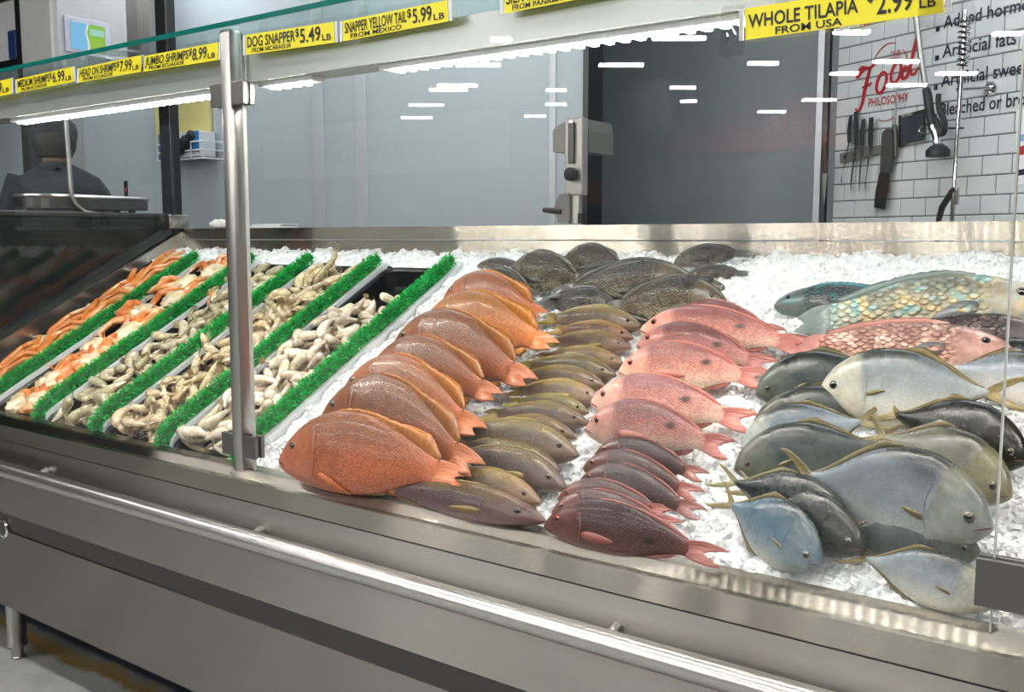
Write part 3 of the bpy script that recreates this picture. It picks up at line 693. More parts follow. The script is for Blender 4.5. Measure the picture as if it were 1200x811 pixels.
    # sided parts
    for sd in (-1, 1):
        if pec:
            pt, pz, pl, ph, pang = pec; mb = MB(); N = 8; vv = []
            for i in range(N+1):
                f = i/N; hw = ph*math.sin(math.pi*min(1, .12+.80*f**.75))
                for q in (1, -1):
                    xx = pl*f; zz = q*hw; xr = xx*math.cos(pang)-zz*math.sin(pang); zr = xx*math.sin(pang)+zz*math.cos(pang)
                    yy = sd*(surf(min(tmax, pt+xr), pz+zr) + .0015+.006*f)
                    vv += [(pt+xr-.5, yy, pz+zr+zarch(pt)), (pt+xr-.5, yy-sd*.0022, pz+zr+zarch(pt))]
            for i in range(N):
                o_ = 4*i
                mb.f += [(o_, o_+2, o_+6, o_+4), (o_+1, o_+5, o_+7, o_+3), (o_, o_+4, o_+5, o_+1), (o_+2, o_+3, o_+7, o_+6)]
            mb.f += [(0,1,3,2), (4*N, 4*N+2, 4*N+3, 4*N+1)]; mb.v = vv; reg('pectoral_fin', mb, pec_m or fin_m, sd)
        et, ez, er = eye; ye = surf(et, ez)
        def dome(c, r, flat, m_=10):
            mb = MB(); prof = [(r*math.cos(a), r*flat*math.sin(a)) for a in np.linspace(-.2, math.pi/2-.02, 6)]
            vv = []
            for rr, hh in prof:
                for k in range(14): a = 2*math.pi*k/14; vv.append((c[0]+rr*math.cos(a), c[1]+sd*hh, c[2]+rr*math.sin(a)))
            ff = [(i*14+k, i*14+(k+1)%14, (i+1)*14+(k+1)%14, (i+1)*14+k) for i in range(5) for k in range(14)] + [tuple(range(14)), tuple(70+k for k in range(14))]
            return mb.add(vv, ff)
        ei = reg('eye', dome((et-.5, sd*(ye-.002), ez+zarch(et)), er, .45), eye_m, sd)
        reg('pupil', dome((et-.5, sd*(ye+er*.22), ez+zarch(et)), er*.68, .5), eye_dark, sd, ei)
        # gill cover edge and mouth
        d = np.interp(gill, ts, D); v = np.interp(gill, ts, V); zc = (d+v)/2; hh = (d-v)/2; pts = []
        for q in np.linspace(.55, -.85, 13):
            tg = gill + .018 - .06*q*q; z = zc + hh*q; pts.append((tg-.5, sd*(surf(tg-.012, z)+.0005), z+zarch(tg)))
        reg('gill_cover', MB().tube(pts, [.0006]+[.0016]*11+[.0006], 6), gill_m or body_m, sd)
        mth = [(.004, -.004), (.03, -.014), (.062, -.028)]
        reg('mouth', MB().tube([(a-.5, sd*(surf(a, b)+.0003), b+zarch(a)) for a, b in mth], [.003,.0035,.0015], 6), M['mouth'], sd)
    return parts
M['mouth'] = plain('fish_mouth', (.10,.03,.03), .4)
M['gill_red'] = plain('gill_pink', (.50,.20,.14), .35)
M['gill_grey'] = plain('gill_grey', (.22,.21,.18), .35)
eye_red = plain('red_iris', (.55,.03,.02), .12, Coat_Weight=1.0); eye_silver = plain('silver_iris', (.10,.075,.05), .12, Coat_Weight=1.0); eye_brown = plain('dark_iris', (.10,.07,.05), .12, Coat_Weight=1.0)
SNAP_D = [(0,.010),(.02,.050),(.06,.095),(.13,.145),(.24,.187),(.36,.198),(.5,.178),(.64,.128),(.75,.074),(.81,.055)]
SNAP_V = [(0,-.030),(.02,-.052),(.06,-.076),(.13,-.102),(.25,-.128),(.4,-.138),(.55,-.115),(.66,-.075),(.75,-.046),(.81,-.048)]
SNAP_W = [(0,.022),(.02,.036),(.06,.053),(.13,.068),(.25,.082),(.4,.082),(.55,.060),(.7,.030),(.81,.012)]
SP = {}
or_b = fish_body_mat('dog_snapper_skin', [(.05,(.68,.31,.22)),(.3,(.62,.25,.145)),(.6,(.57,.22,.11)),(.9,(.36,.17,.09))], .19, (.50,.24,.17), 96., .82, tail=(.66,.25,.12), bump=.35, head_w=.4)
or_f = fin_mat('orange_fin', (.14,.045,.015), (.66,.25,.04), (30., 6., 8.)); or_t = fin_mat('orange_tail', (.40,.10,.03), (.62,.20,.07))
SP['orange'] = species('orange_snapper', SNAP_D, SNAP_V, SNAP_W, dict(len=.15, fork=.25, spread=.046, twist=66), (.30,.82,[.006,.012,.014,.016,.035,.055,.012],.9), (.58,.76,[.01,.035,.04,.015],.8),
                       (.27,-.06,.16,.020,-.45), (.115,.055,.018), or_b, or_f, or_t, eye_brown, or_t, arch=.035, gill_m=plain('orange_gill', (.40,.17,.12), .35))
rd_b = fish_body_mat('red_snapper_skin', [(.05,(.95,.88,.72)),(.36,(.94,.80,.70)),(.54,(.82,.56,.49)),(.72,(.58,.28,.25)),(.93,(.30,.13,.13))], .17, (.80,.46,.38), 72., .85, spot=(.60,.085,.055), head_w=.42, tail=(.64,.30,.25), bump=.45, belly_band=((.85,.62,.10), .30), tail_x=.76)
rd_f = fin_mat('red_fin', (.30,.07,.06), (.50,.19,.15)); ye_f = fin_mat('yellow_fin', (.70,.42,.01), (.85,.60,.05))
SNR_D = [(a, b*.86) for a, b in SNAP_D]; SNR_V = [(a, b*.88) for a, b in SNAP_V]
SP['red'] = species('red_snapper', SNR_D, SNR_V, SNAP_W, dict(len=.18, fork=.40, spread=.080, twist=50), (.30,.78,[.004,.008,.010,.010,.014,.018,.006],.8), (.56,.74,[.006,.02,.024,.008],.7),
                    (.26,-.02,.22,.030,-.02), (.105,.048,.021), rd_b, rd_f, rd_f, eye_red, rd_f, arch=.03, gill_m=M['gill_red'])
dr_b = fish_body_mat('dusky_snapper_skin', [(.02,(.55,.33,.27)),(.25,(.42,.22,.19)),(.5,(.27,.135,.12)),(.8,(.17,.085,.08)),(1.,(.13,.06,.055))], .17, (.32,.15,.12), 80., .74, spot=(.62,.03,.06), bump=.4, tail=(.35,.15,.12))
SP['dusky'] = species('dusky_snapper', SNR_D, SNR_V, SNAP_W, dict(len=.19, fork=.45, spread=.07, twist=60), (.30,.80,[.004,.008,.008,.010,.014,.018,.006],.8), (.56,.74,[.006,.02,.022,.008],.7),
                      (.26,-.02,.18,.028,-.05), (.10,.045,.021), dr_b, rd_f, rd_f, eye_red, arch=.03, gill_m=M['gill_red'])
sv_b = fish_body_mat('yellowtail_skin', [(.05,(.56,.49,.45)),(.3,(.44,.37,.33)),(.55,(.23,.19,.16)),(.8,(.155,.13,.095)),(.97,(.24,.19,.05))], .13, (.25,.19,.14), 88., .76, bump=.4, tail=(.26,.22,.10), tail_x=.74)
yl_f = fin_mat('olive_yellow_fin', (.16,.13,.04), (.34,.27,.06))
SLD = [(0,.005),(.05,.05),(.13,.088),(.24,.118),(.36,.125),(.5,.112),(.64,.08),(.75,.052),(.81,.046)]; SLV = [(a, -b*.88-.004) for a, b in SLD]
SLW = [(0,.012),(.05,.04),(.13,.06),(.25,.07),(.4,.068),(.55,.05),(.7,.027),(.81,.011)]
SP['silver'] = species('yellowtail_snapper', SLD, SLV, SLW, dict(len=.19, fork=.45, spread=.07, twist=60), (.28,.76,[.004,.010,.010,.008,.010,.010,.004],.8), (.58,.74,[.006,.016,.016,.006],.7),
                       (.26,-.02,.15,.022,-.1), (.10,.03,.018), sv_b, yl_f, yl_f, eye_brown, arch=.035, gill_m=M['gill_grey'])
POM_D = [(0,.0),(.025,.055),(.08,.125),(.18,.190),(.32,.228),(.46,.215),(.6,.150),(.70,.078),(.78,.030),(.83,.024)]
POM_V = [(0,-.012),(.025,-.045),(.08,-.095),(.18,-.150),(.32,-.190),(.46,-.185),(.6,-.130),(.70,-.066),(.78,-.026),(.83,-.022)]
POM_W = [(0,.014),(.04,.045),(.12,.066),(.25,.080),(.4,.080),(.55,.060),(.7,.030),(.83,.011)]
def pom(nm, ramp, head, rough=.26):
    ramp = [(p_, tuple(q*(.64-.28*p_) for q in c_)) for p_, c_ in ramp]
    b = fish_body_mat(nm+'_skin', ramp, .22, head, 120., .95, bump=.15, head_w=.32, rough=rough, tail=(.40,.34,.14), tail_x=.80, sdepth=.0008)
    f = fin_mat(nm+'_fin', (.05,.042,.022), (.19,.14,.05))
    tf = fin_mat(nm+'_tail', (.08,.065,.03), (.27,.20,.07))
    return species(nm, POM_D, POM_V, POM_W, dict(len=.20, fork=.68, spread=.12, twist=30), (.42,.80,[.004,.026,.018,.012,.010,.008,.005],1.6,22,0.), (.46,.80,[.004,.026,.018,.012,.010,.008,.005],1.6,22,0.),
                   (.25,-.03,.10,.013,.25), (.085,.018,.024), b, f, tf, eye_silver, gill_m=b)
SP['pom_silver'] = pom('silver_pompano', [(.05,(1.1,1.05,.92)),(.3,(.84,.86,.84)),(.55,(.55,.62,.67)),(.8,(.33,.40,.46)),(.97,(.10,.105,.09))], (.62,.56,.38))
SP['pom_teal'] = pom('teal_pompano', [(.05,(.40,.39,.30)),(.3,(.24,.27,.25)),(.6,(.13,.165,.17)),(.85,(.09,.11,.105)),(1.,(.05,.055,.04))], (.24,.23,.15))
SP['pom_dark'] = pom('dark_pompano', [(.05,(.16,.14,.09)),(.3,(.05,.055,.05)),(.6,(.028,.032,.034)),(1.,(.02,.022,.02))], (.08,.075,.05))
SP['pom_olive'] = pom('olive_pompano', [(.05,(.85,.78,.55)),(.3,(.62,.58,.44)),(.6,(.42,.42,.33)),(.85,(.30,.30,.20)),(1.,(.12,.11,.06))], (.42,.36,.18))
SP['pom_blue'] = pom('blue_pompano', [(.05,(.85,.82,.70)),(.3,(.46,.56,.62)),(.6,(.24,.40,.52)),(.85,(.18,.29,.39)),(1.,(.08,.10,.11))], (.24,.25,.23))
ti_b = fish_body_mat('tilapia_skin', [(.05,(.66,.62,.53)),(.35,(.46,.43,.36)),(.6,(.24,.21,.17)),(.85,(.12,.105,.09)),(1.,(.06,.055,.05))], .18, (.20,.17,.13), 52., .68, bump=.8, mottled=((.14,.115,.08), 7.), sdepth=.003)
ti_f = fin_mat('dark_spiny_fin', (.03,.03,.03), (.12,.11,.09))
TID = [(a, b*.95) for a, b in SNAP_D]; TIV = [(a, b*1.0) for a, b in SNAP_V]
SP['tilapia'] = species('tilapia', TID, TIV, SNAP_W, dict(len=.18, fork=.08, spread=.07), (.26,.80,[.01,.018,.02,.02,.03,.04,.012],.8), (.58,.76,[.008,.025,.03,.01],.7),
                        (.27,-.03,.20,.03,-.15), (.10,.05,.018), ti_b, ti_f, ti_f, eye_brown, arch=.025, gill_m=M['gill_grey'])
PAD = [(0,.02),(.03,.06),(.1,.098),(.22,.128),(.36,.138),(.5,.128),(.64,.10),(.75,.07),(.82,.064)]; PAV = [(a, -b*.95) for a, b in PAD]
PAW = [(0,.03),(.05,.055),(.13,.072),(.25,.08),(.4,.078),(.55,.06),(.7,.034),(.82,.014)]
def parrot(nm, ramp, head, mott, tailc, finc):
    b = fish_body_mat(nm+'_skin', ramp, .14, head, 33., .84, bump=1., mottled=mott, tail=tailc, tail_x=.74, sdepth=.006)
    f = fin_mat(nm+'_fin', tuple(q*.5 for q in finc), finc); return species(nm, PAD, PAV, PAW, dict(len=.16, fork=.12, spread=.075, twist=55), (.26,.78,[.01,.025,.025,.025,.025,.02],.7), (.52,.74,[.01,.03,.03,.01],.7),
                   (.26,-.0,.17,.035,-.25), (.11,.05,.020), b, f, f, eye_silver, arch=.025, pec_m=fin_mat(nm+'_pectoral', (.05,.06,.07), (.20,.20,.20)), gill_m=b)
SP['parrot'] = parrot('parrotfish', [(.05,(.62,.60,.52)),(.35,(.55,.52,.44)),(.65,(.42,.42,.33)),(.95,(.20,.22,.20))], (.35,.30,.27), ((.60,.47,.28), 9., (.30,.46,.46)), (.34,.50,.52), (.16,.20,.20))
SP['plum'] = parrot('plum_parrotfish', [(.05,(.40,.34,.32)),(.4,(.24,.19,.19)),(.7,(.15,.12,.125)),(1.,(.08,.06,.065))], (.15,.12,.12), ((.30,.24,.23), 10.), (.13,.10,.10), (.20,.16,.04))
SP['pinkscale'] = parrot('rosy_parrotfish', [(.05,(.72,.55,.48)),(.4,(.58,.38,.33)),(.7,(.44,.27,.24)),(1.,(.30,.20,.18))], (.42,.28,.26), ((.68,.52,.46), 10.), (.42,.16,.15), (.45,.2,.18))
SP['greyhead'] = parrot('slate_parrotfish', [(.05,(.42,.38,.33)),(.4,(.24,.25,.24)),(.7,(.14,.16,.165)),(1.,(.07,.08,.085))], (.17,.19,.19), ((.10,.30,.32), 12.), (.1,.3,.35), (.05,.25,.3))

HH = dict(orange=.333, red=.29, dusky=.29, silver=.235, pom_silver=.42, pom_teal=.42, pom_dark=.42, pom_olive=.42, pom_blue=.42, tilapia=.32, parrot=.27, plum=.27, pinkscale=.27, greyhead=.27)
def place_fish(sp, nose, tail, tilt, name, label, group, tint=(1,1,1), lift=0.0, hs=1.0, cat='fish', L=None, yaw=0.0):
    """nose and tail tip are image points of the fish's axis, tilt is how far the flat flank is raised from the ice"""
    t = math.radians(tilt); w_ = .06
    for _ in range(3):
        a = onBed(*nose, w_+lift); b = onBed(*tail, w_+lift); Ln = np.linalg.norm(b-a)
        w_ = Ln*(HH[sp]*hs*.44*abs(math.sin(t)) + .055*abs(math.cos(t)))
    X = (b-a)/Ln
    if L: b = a + X*L; Ln = L
    Pd = np.cross(EN, X); Pd = Pd if Pd[1] > 0 else -Pd
    Z = math.cos(t)*Pd + math.sin(t)*EN; Z -= X*(Z@X); Z /= np.linalg.norm(Z); Y = np.cross(Z, X); c = (a+b)/2
    o = empty(name, c, label, cat, group)
    o.matrix_world = Matrix(((X[0]*Ln, Y[0]*Ln, Z[0]*Ln*hs, c[0]), (X[1]*Ln, Y[1]*Ln, Z[1]*Ln*hs, c[1]), (X[2]*Ln, Y[2]*Ln, Z[2]*Ln*hs, c[2]), (0,0,0,1)))
    view = CAMP - c; side = 1 if view @ Y > 0 else -1
    made = {}
    for i, (pn, me, sd, par) in enumerate(SP[sp]):
        if sd not in (0, side): continue
        q = bpy.data.objects.new(pn, me); COL.objects.link(q); q.parent = made[par] if par is not None else o; made[i] = q
        v = 1 + random.uniform(-.05, .05)
        q.color = (tint[0], tint[1], tint[2], 1)
    return o
ORD = ['nearest', 'second', 'third', 'fourth', 'fifth', 'sixth', 'seventh', 'eighth', 'ninth', 'tenth', 'eleventh', 'twelfth', 'thirteenth', 'fourteenth', 'fifteenth']
def olab(pre, i, ref, n): return f'{pre}, nearest {ref}' if i == 0 else (f'{pre}, farthest from {ref}' if i == n-1 else f'{pre}, {ORD[i]} from {ref}')
# orange snapper, front to back
rows = [((331,540),(560,566),52,(1.08,1.02,1.0)), ((381,490),(572,555),50,(.66,.62,.52)), ((405,461),(574,510),50,(1.,.95,.85)), ((436,436),(594,468),50,(.68,.64,.56)),
        ((463,408),(634,452),50,(.64,.60,.50)), ((495,386),(660,407),52,(1.25,1.30,.95)), ((521,352),(645,371),50,(1.0,.92,.9))]
for i, (a, b, tl, tn) in enumerate(rows):
    place_fish('orange', a, b, tl, 'orange_snapper', olab(('bright ' if tn[0] > .9 else 'brownish ')+'orange snapper, head to the left', i, 'the front ledge', len(rows)), 'orange snapper in a row', tn, hs=1.0 if i == 0 else 1.07)
# silver yellowtails, front to back (heads to the right)
rows = [((639,612),(414,568),50,(.9,.8,.95),.68), ((634,590),(492,556),50,(1.35,1.25,1.05),1.), ((663,573),(520,528),50,(.75,.72,.8),1.05), ((657,553),(520,522),48,(.8,.8,.75),1.), ((678,535),(512,508),50,(.95,.95,.85),1.1),
        ((675,513),(556,498),50,(.9,.8,.65),1.), ((690,497),(560,486),50,(.85,.8,.8),1.), ((690,484),(590,471),50,(1.1,1.2,.85),1.), ((703,468),(590,458),50,(1.5,1.45,1.35),1.05), ((709,453),(590,442),50,(.95,.9,.75),1.),
        ((722,441),(600,430),50,(.75,.78,.6),1.05), ((731,427),(620,419),50,(1.2,1.1,.9),1.), ((739,408),(630,401),50,(1.1,1.0,.9),1.), ((742,397),(640,387),50,(1.5,1.2,1.15),1.), ((752,384),(628,374),50,(1.15,1.15,1.05),1.05)]
for i, (a, b, tl, tn, hs) in enumerate(rows):
    tn = tuple(q*k_ for q, k_ in zip(tn, (1.08,1.0,1.0))); place_fish('silver', a, b, tl, 'yellowtail_snapper', olab('slim olive-grey yellowtail, head to the right', i, 'the front ledge', len(rows)), 'yellowtail fish in a row', tn, hs=hs*.9)
# red snapper, front to back (heads to the left)
rows = [('dusky',(640,615),(852,656),56,(1.05,1.,1.),.92), ('dusky',(648,600),(800,618),52,(1.25,1.1,1.1),1.), ('dusky',(655,584),(792,604),52,(1.15,1.0,1.),1.), ('dusky',(681,564),(826,604),52,(.72,.72,.72),1.), ('dusky',(685,548),(824,582),52,(.95,.9,.85),1.), ('dusky',(699,532),(830,560),52,(.68,.6,.6),1.),
        ('red',(688,503),(862,528),55,(.86,.84,.84),1.15), ('red',(694,472),(890,497),55,(1.25,1.28,1.22),1.0), ('red',(726,436),(906,446),55,(1.18,1.14,1.05),1.05), ('red',(748,405),(912,432),52,(.78,.66,.66),1.0), ('red',(752,388),(958,408),52,(1.28,1.2,1.15),.85), ('red',(790,370),(920,392),48,(.8,.7,.7),.9)]
nd = 0
for i, (sp, a, b, tl, tn, hs) in enumerate(rows):
    if sp == 'dusky': lab = olab('dusky maroon snapper with red eye', i, 'the front ledge', 6)
    else: lab = ['rosy red snapper with red fin, nearest the dusky maroon snapper', 'pale pink red snapper, second from the dusky maroon snapper', 'pink and yellow red snapper, third from the dusky maroon snapper', 'darker red snapper half covered, fourth from the dusky maroon snapper', 'long pink red snapper with red tail, pointing at the pompano', 'dim red snapper at the back, tucked behind the long pink one'][i-6]
    if sp == 'dusky': tn = tuple(q*.70 for q in tn)
    place_fish(sp, a, b, tl, 'red_snapper' if sp == 'red' else 'dusky_snapper', lab, 'red snapper in a row', tn, hs=hs)
# pompano heap
for sp, a, b, tl, tn, hs, lift, lab in (
    ('pom_silver',(1172,708),(985,645),50,(1.25,1.25,1.22),.85,.0,'silver pompano half buried in ice behind the right clamp'),
    ('pom_teal',(1150,648),(958,618),50,(1.1,1.1,1.15),.95,.0,'slate grey pompano with brown fin above the right clamp'),
    ('pom_blue',(962,662),(838,578),50,(1.15,1.15,1.15),1.05,.0,'light blue pompano at the front left of the heap'),
    ('pom_dark',(1014,645),(858,564),50,(1.5,1.6,1.7),.85,.01,'dark pompano squeezed behind the light blue one'),
    ('pom_dark',(998,615),(836,556),50,(1.4,1.7,1.9),.85,.02,'near black pompano with yellow tail above the light blue one'),
    ('pom_silver',(1165,618),(908,548),52,(.86,.88,.9),1.08,.015,'largest grey pompano with its head right above the clamp'),
    ('pom_teal',(860,550),(1062,514),50,(1.25,1.25,1.25),.95,.0,'teal pompano with its head left under the silver-blue one'),
    ('pom_olive',(1186,582),(1008,500),50,(1,1,1),1.0,.01,'olive pompano with yellow tail, its head right at the glass edge'),
    ('pom_silver',(868,525),(1040,488),50,(1.25,1.28,1.36),1.0,.0,'silver-blue pompano with its head left, third from the front'),
    ('pom_dark',(1206,540),(1022,476),50,(1.,1.,.8),1.0,.0,'blackish pompano with white belly beside the glass edge'),
    ('pom_teal',(883,496),(1062,462),50,(1,1.02,.9),.8,.0,'thin green strip of a pompano under the two silver ones'),
    ('pom_silver',(961,455),(1205,462),50,(1.55,1.5,1.42),.98,.01,'large pale silver pompano with its head left'),
    ('pom_teal',(885,462),(1062,424),50,(.95,1,1),.95,.0,'dark green pompano at the back left of the heap'),
    ('pom_silver',(1272,462),(1085,424),46,(1.6,1.55,1.55),.85,.0,'bright silver pompano at the right edge of the heap'),
    ('pom_teal',(1262,430),(1080,414),46,(1,1.1,1.1),.75,.0,'grey-green pompano under the plum parrotfish'),
    ('parrot',(1236,362),(922,381),50,(1.35,1.3,1.25),1.0,.01,'large turquoise-flecked parrotfish lying along the back ice'),
    ('plum',(1240,402),(985,398),48,(1.1,1.1,1.1),.9,.0,'purple-brown parrotfish below the turquoise-flecked one'),
    ('pinkscale',(1190,418),(916,406),46,(1.6,1.5,1.45),.85,.0,'rosy scaled parrotfish behind the pompano heap'),
    ('greyhead',(908,360),(1080,352),48,(1,1,1),.9,-.005,'slate-headed parrotfish with only its head showing')):
    place_fish(sp, a, b, tl, {'pom':'pompano'}.get(sp[:3], 'parrotfish'), lab, 'pompano heap' if sp[:3] == 'pom' else 'parrotfish at the back', tn, lift, hs)
# tilapia at the back
for a, b, tl, tn, hs, lift, lab in (
    ((853,358),(700,364),50,(1.15,1.1,.95),1.1,.0,'brown banded tilapia with its head right, nearest the red snapper'),
    ((724,364),(630,352),48,(.85,.9,1.),.9,.0,'short dark tilapia above the yellowtail row'),
    ((818,334),(640,344),50,(1.15,1.15,1.15),.85,.0,'long silvery tilapia lying across the middle of the pile'),
    ((752,330),(640,334),48,(.8,.75,.65),.95,.0,'dark olive tilapia with raised fin in the middle of the pile'),
    ((560,330),(632,348),48,(.95,.95,.85),1.0,.0,'small grey tilapia behind the orange snapper'),
    ((596,322),(694,332),50,(1.05,1.05,.95),1.2,.0,'round-backed tilapia with pale flank at the left of the pile'),
    ((768,322),(706,324),46,(1.2,1.2,1.25),1.0,.0,'pale tilapia with only its back showing'),
    ((661,305),(740,316),48,(1.1,1.,.95),1.1,.0,'brownish tilapia topmost at the back of the pile'),
    ((850,338),(790,336),44,(1.1,1.1,1.1),.8,-.01,'tilapia head poking out of the ice near the brown banded one'),
    ((801,326),(880,320),46,(1.15,1.15,1.2),.8,-.012,'tilapia mostly buried in the ice mound'),
    ((790,308),(882,296),46,(1.0,1.0,1.1),.9,-.004,'dark-backed tilapia beside the back lip at the right'),
    ((560,312),(622,316),40,(1.2,1.2,1.25),.7,-.022,'tilapia almost covered by ice at the far left')):
    tn = tuple(q*.86 for q in tn); place_fish('tilapia', a, b, tl, 'tilapia', lab, 'tilapia pile at the back', tn, lift, hs)

# ================================================================== SHRIMP
def part_mesh(nm, mb, mt, smooth=True):
    me = mb.mesh(nm)
    if smooth: me.polygons.foreach_set('use_smooth', [True]*len(me.polygons))
    me.materials.append(mt); return me
def shrimp_mat(nm, a, b, c):
    t = NT(nm); tc = t.n('ShaderNodeTexCoord'); nz = t.noise(tc.outputs['Object'], 5., 3, .6); oi = t.n('ShaderNodeObjectInfo')
    wv = t.n('ShaderNodeTexWave'); wv.inputs['Scale'].default_value = 3.; wv.inputs['Distortion'].default_value = 1.5; t.l(tc.outputs['Object'], wv.inputs['Vector'])
    col = t.ramp(nz, [(.3, a), (.5, b), (.72, c)]); col = t.mix(t.math('MULTIPLY', wv.outputs['Fac'], .13), col, tuple(q*.45 for q in a))
    col = t.mix(1., col, oi.outputs['Color'], 'MULTIPLY')
    return t.principled(col, .25, 0, None, Coat_Weight=.5, Coat_Roughness=.1, Subsurface_Weight=.0)
sh_grey = shrimp_mat('grey_shrimp_shell', (.26,.22,.13), (.47,.41,.27), (.68,.61,.46)); sh_tan = shrimp_mat('tan_shrimp_shell', (.33,.24,.12), (.55,.43,.26), (.74,.64,.46)); sh_cream = shrimp_mat('cream_shrimp_flesh', (.46,.36,.24), (.68,.58,.45), (.82,.76,.66))
sh_tail = plain('shrimp_tail_brown', (.25,.17,.08), .35, 0, .3, 6.); sh_leg = plain('shrimp_legs_pale', (.62,.50,.36), .4)
def shrimp_proto(kind, curl, mt):
    """unit length shrimp curled in its local xy plane"""
    n = 15; P = []; rad = []
    th0 = -curl/2
    Rr = 1.0/curl if curl > .2 else 5.
    for i in range(n):
        f = i/(n-1); a = th0 + curl*f; P.append((Rr*math.sin(a), Rr*(math.cos(a)-math.cos(curl/2)), 0))
        base = np.interp(f, [0,.06,.25,.5,.75,.92,1.], [.09,.165,.19,.16,.11,.058,.03]); rad.append(base*(1+.03*(1 if i % 2 else -1)*(.15 < f < .95)))
    P = np.array(P); parts = []
    mb = MB().tube(P, rad, 9); mb.v = [(x, y, z*.82) for x, y, z in mb.v]; parts.append(('body', part_mesh('shrimp_body', mb, mt)))
    # tail fan
    e = P[-1]; d = P[-1]-P[-2]; d /= np.linalg.norm(d); s = np.array([-d[1], d[0], 0]); zz = np.array([0,0,1.]); mb = MB()
    for q, ln in ((-.6,.17),(-.2,.2),(.2,.2),(.6,.17)):
        dr = d*math.cos(q)+zz*math.sin(q); sd = zz*math.cos(q)-d*math.sin(q); a = e-d*.03
        mb.hexa([a-sd*.012-s*.010, a+sd*.012-s*.010, a+dr*ln*.7+sd*.04-s*.006, a+dr*ln*.7-sd*.04-s*.006], [a-sd*.012+s*.010, a+sd*.012+s*.010, a+dr*ln+sd*.022+s*.004, a+dr*ln-sd*.022+s*.004])
    parts.append(('tail_fan', part_mesh('shrimp_tail', mb, sh_tail, False)))
    mb = MB()
    if kind == 'headon':
        h = P[0]; d = P[0]-P[1]; d /= np.linalg.norm(d); hb = MB().tube([h-d*.02, h+d*.10, h+d*.24, h+d*.36, h+d*.46], [.10,.125,.115,.07,.012], 9); hb.v = [(x,y,z*.85) for x,y,z in hb.v]
        parts.append(('head', part_mesh('shrimp_head', hb, mt)))
        s = np.array([-d[1], d[0], 0]); s = s if s[1] < 0 else -s
        for k in range(5):
            a = h+d*(.05+.06*k); mb.tube([a+s*.09, a+s*.2+d*.05, a+s*.3+d*(.02+.04*k)], [.012,.009,.004], 5)
        for zq in (-1, 1): mb.tube([h+d*.4, h+d*.62+zz*zq*.08+s*.02, h+d*.72+zz*zq*.22-s*.15, h+d*.5+zz*zq*.30-s*.35], [.010,.007,.006,.004], 4)
    for k in range(5):
        f = .2+.13*k; i = int(f*(n-1)); c = P[i]; inn = np.array([0,-1,0])*(1) ; inn = inn - P[i]*0
        toc = -np.array([P[i][0], P[i][1]+Rr*math.cos(curl/2), 0]); toc /= np.linalg.norm(toc)
        mb.tube([c+toc*rad[i]*.7, c+toc*(rad[i]+.055)+np.array([.03,0,.02])], [.016,.006], 5)
    parts.append(('legs', part_mesh('shrimp_legs', mb, sh_leg)))
    return parts
PROT = {'medium': [shrimp_proto('tail', c, sh_grey) for c in (2.2, 3.0, 1.2)], 'headon': [shrimp_proto('headon', c, sh_tan) for c in (1.5, 2.4, .8)], 'jumbo': [shrimp_proto('tail', c, sh_cream) for c in (1.3, 2.2, .7)]}
def pile(kind, u0, u1, v0, v1, size, layers, group, label, name):
    cnt = 0
    for ly, (nu, nv, w0) in enumerate(layers):
        for i in range(nu):
            for j in range(nv):
                u = u0 + (i+.5+random.uniform(-.3,.3)+.5*((j+ly)%2-.5))*(u1-u0)/nu; v = v0 + (j+.5+random.uniform(-.35,.35))*(v1-v0)/nv
                u = min(max(u, u0+.035), u1-.045)
                mound = 1-((u-(u0+u1)/2)/((u1-u0)/2))**2
                w_ = w0 + .022*mound + random.uniform(-.006,.008)
                sz = size*random.uniform(.85,1.18)
                rot = Matrix.Rotation(random.uniform(0, 2*math.pi), 3, 'Z'); tlt = Matrix.Rotation(random.gauss(0, .38), 3, 'X') @ Matrix.Rotation(random.gauss(0, .38), 3, 'Y')
                if random.random() < .5: tlt = tlt @ Matrix.Rotation(math.pi, 3, 'X')
                Bm = Matrix(((EU[0],EV[0],EN[0]),(EU[1],EV[1],EN[1]),(EU[2],EV[2],EN[2])))
                m3 = (Bm @ rot @ tlt) * sz; c = B(u, v, w_)
                o = empty(name, c, label, 'shrimp', group)
                mm = m3.to_4x4(); mm.translation = Vector(c); o.matrix_world = mm
                k = random.uniform(.8, 1.15); tn = (k*random.uniform(.95,1.05), k, k*random.uniform(.9,1.05), 1)
                for pn, me in random.choice(PROT[kind]):
                    q = bpy.data.objects.new(pn, me); COL.objects.link(q); q.parent = o; q.color = tn
                cnt += 1
    return cnt
pile('medium', XT[2]+.012, XT1[2]+.012, .045, VE-.05, .112, [(5, 15, -.038), (5, 15, .002)], 'medium shrimp in the middle tray', 'grey medium shrimp heaped in the middle black tray', 'medium_shrimp')
pile('headon', XT[3]+.012, XT1[3]+.012, .045, VE-.03, .105, [(5, 15, -.034), (5, 15, .006)], 'head-on shrimp in the fourth tray', 'tan head-on shrimp heaped in the tray behind the post', 'head_on_shrimp')
pile('jumbo', XT[4]+.012, XT1[4]+.012, .045, VE-.28, .108, [(5, 13, -.030), (5, 13, .014)], 'jumbo shrimp in the tray beside the snapper', 'cream jumbo shrimp heaped in the tray beside the orange snapper', 'jumbo_shrimp')

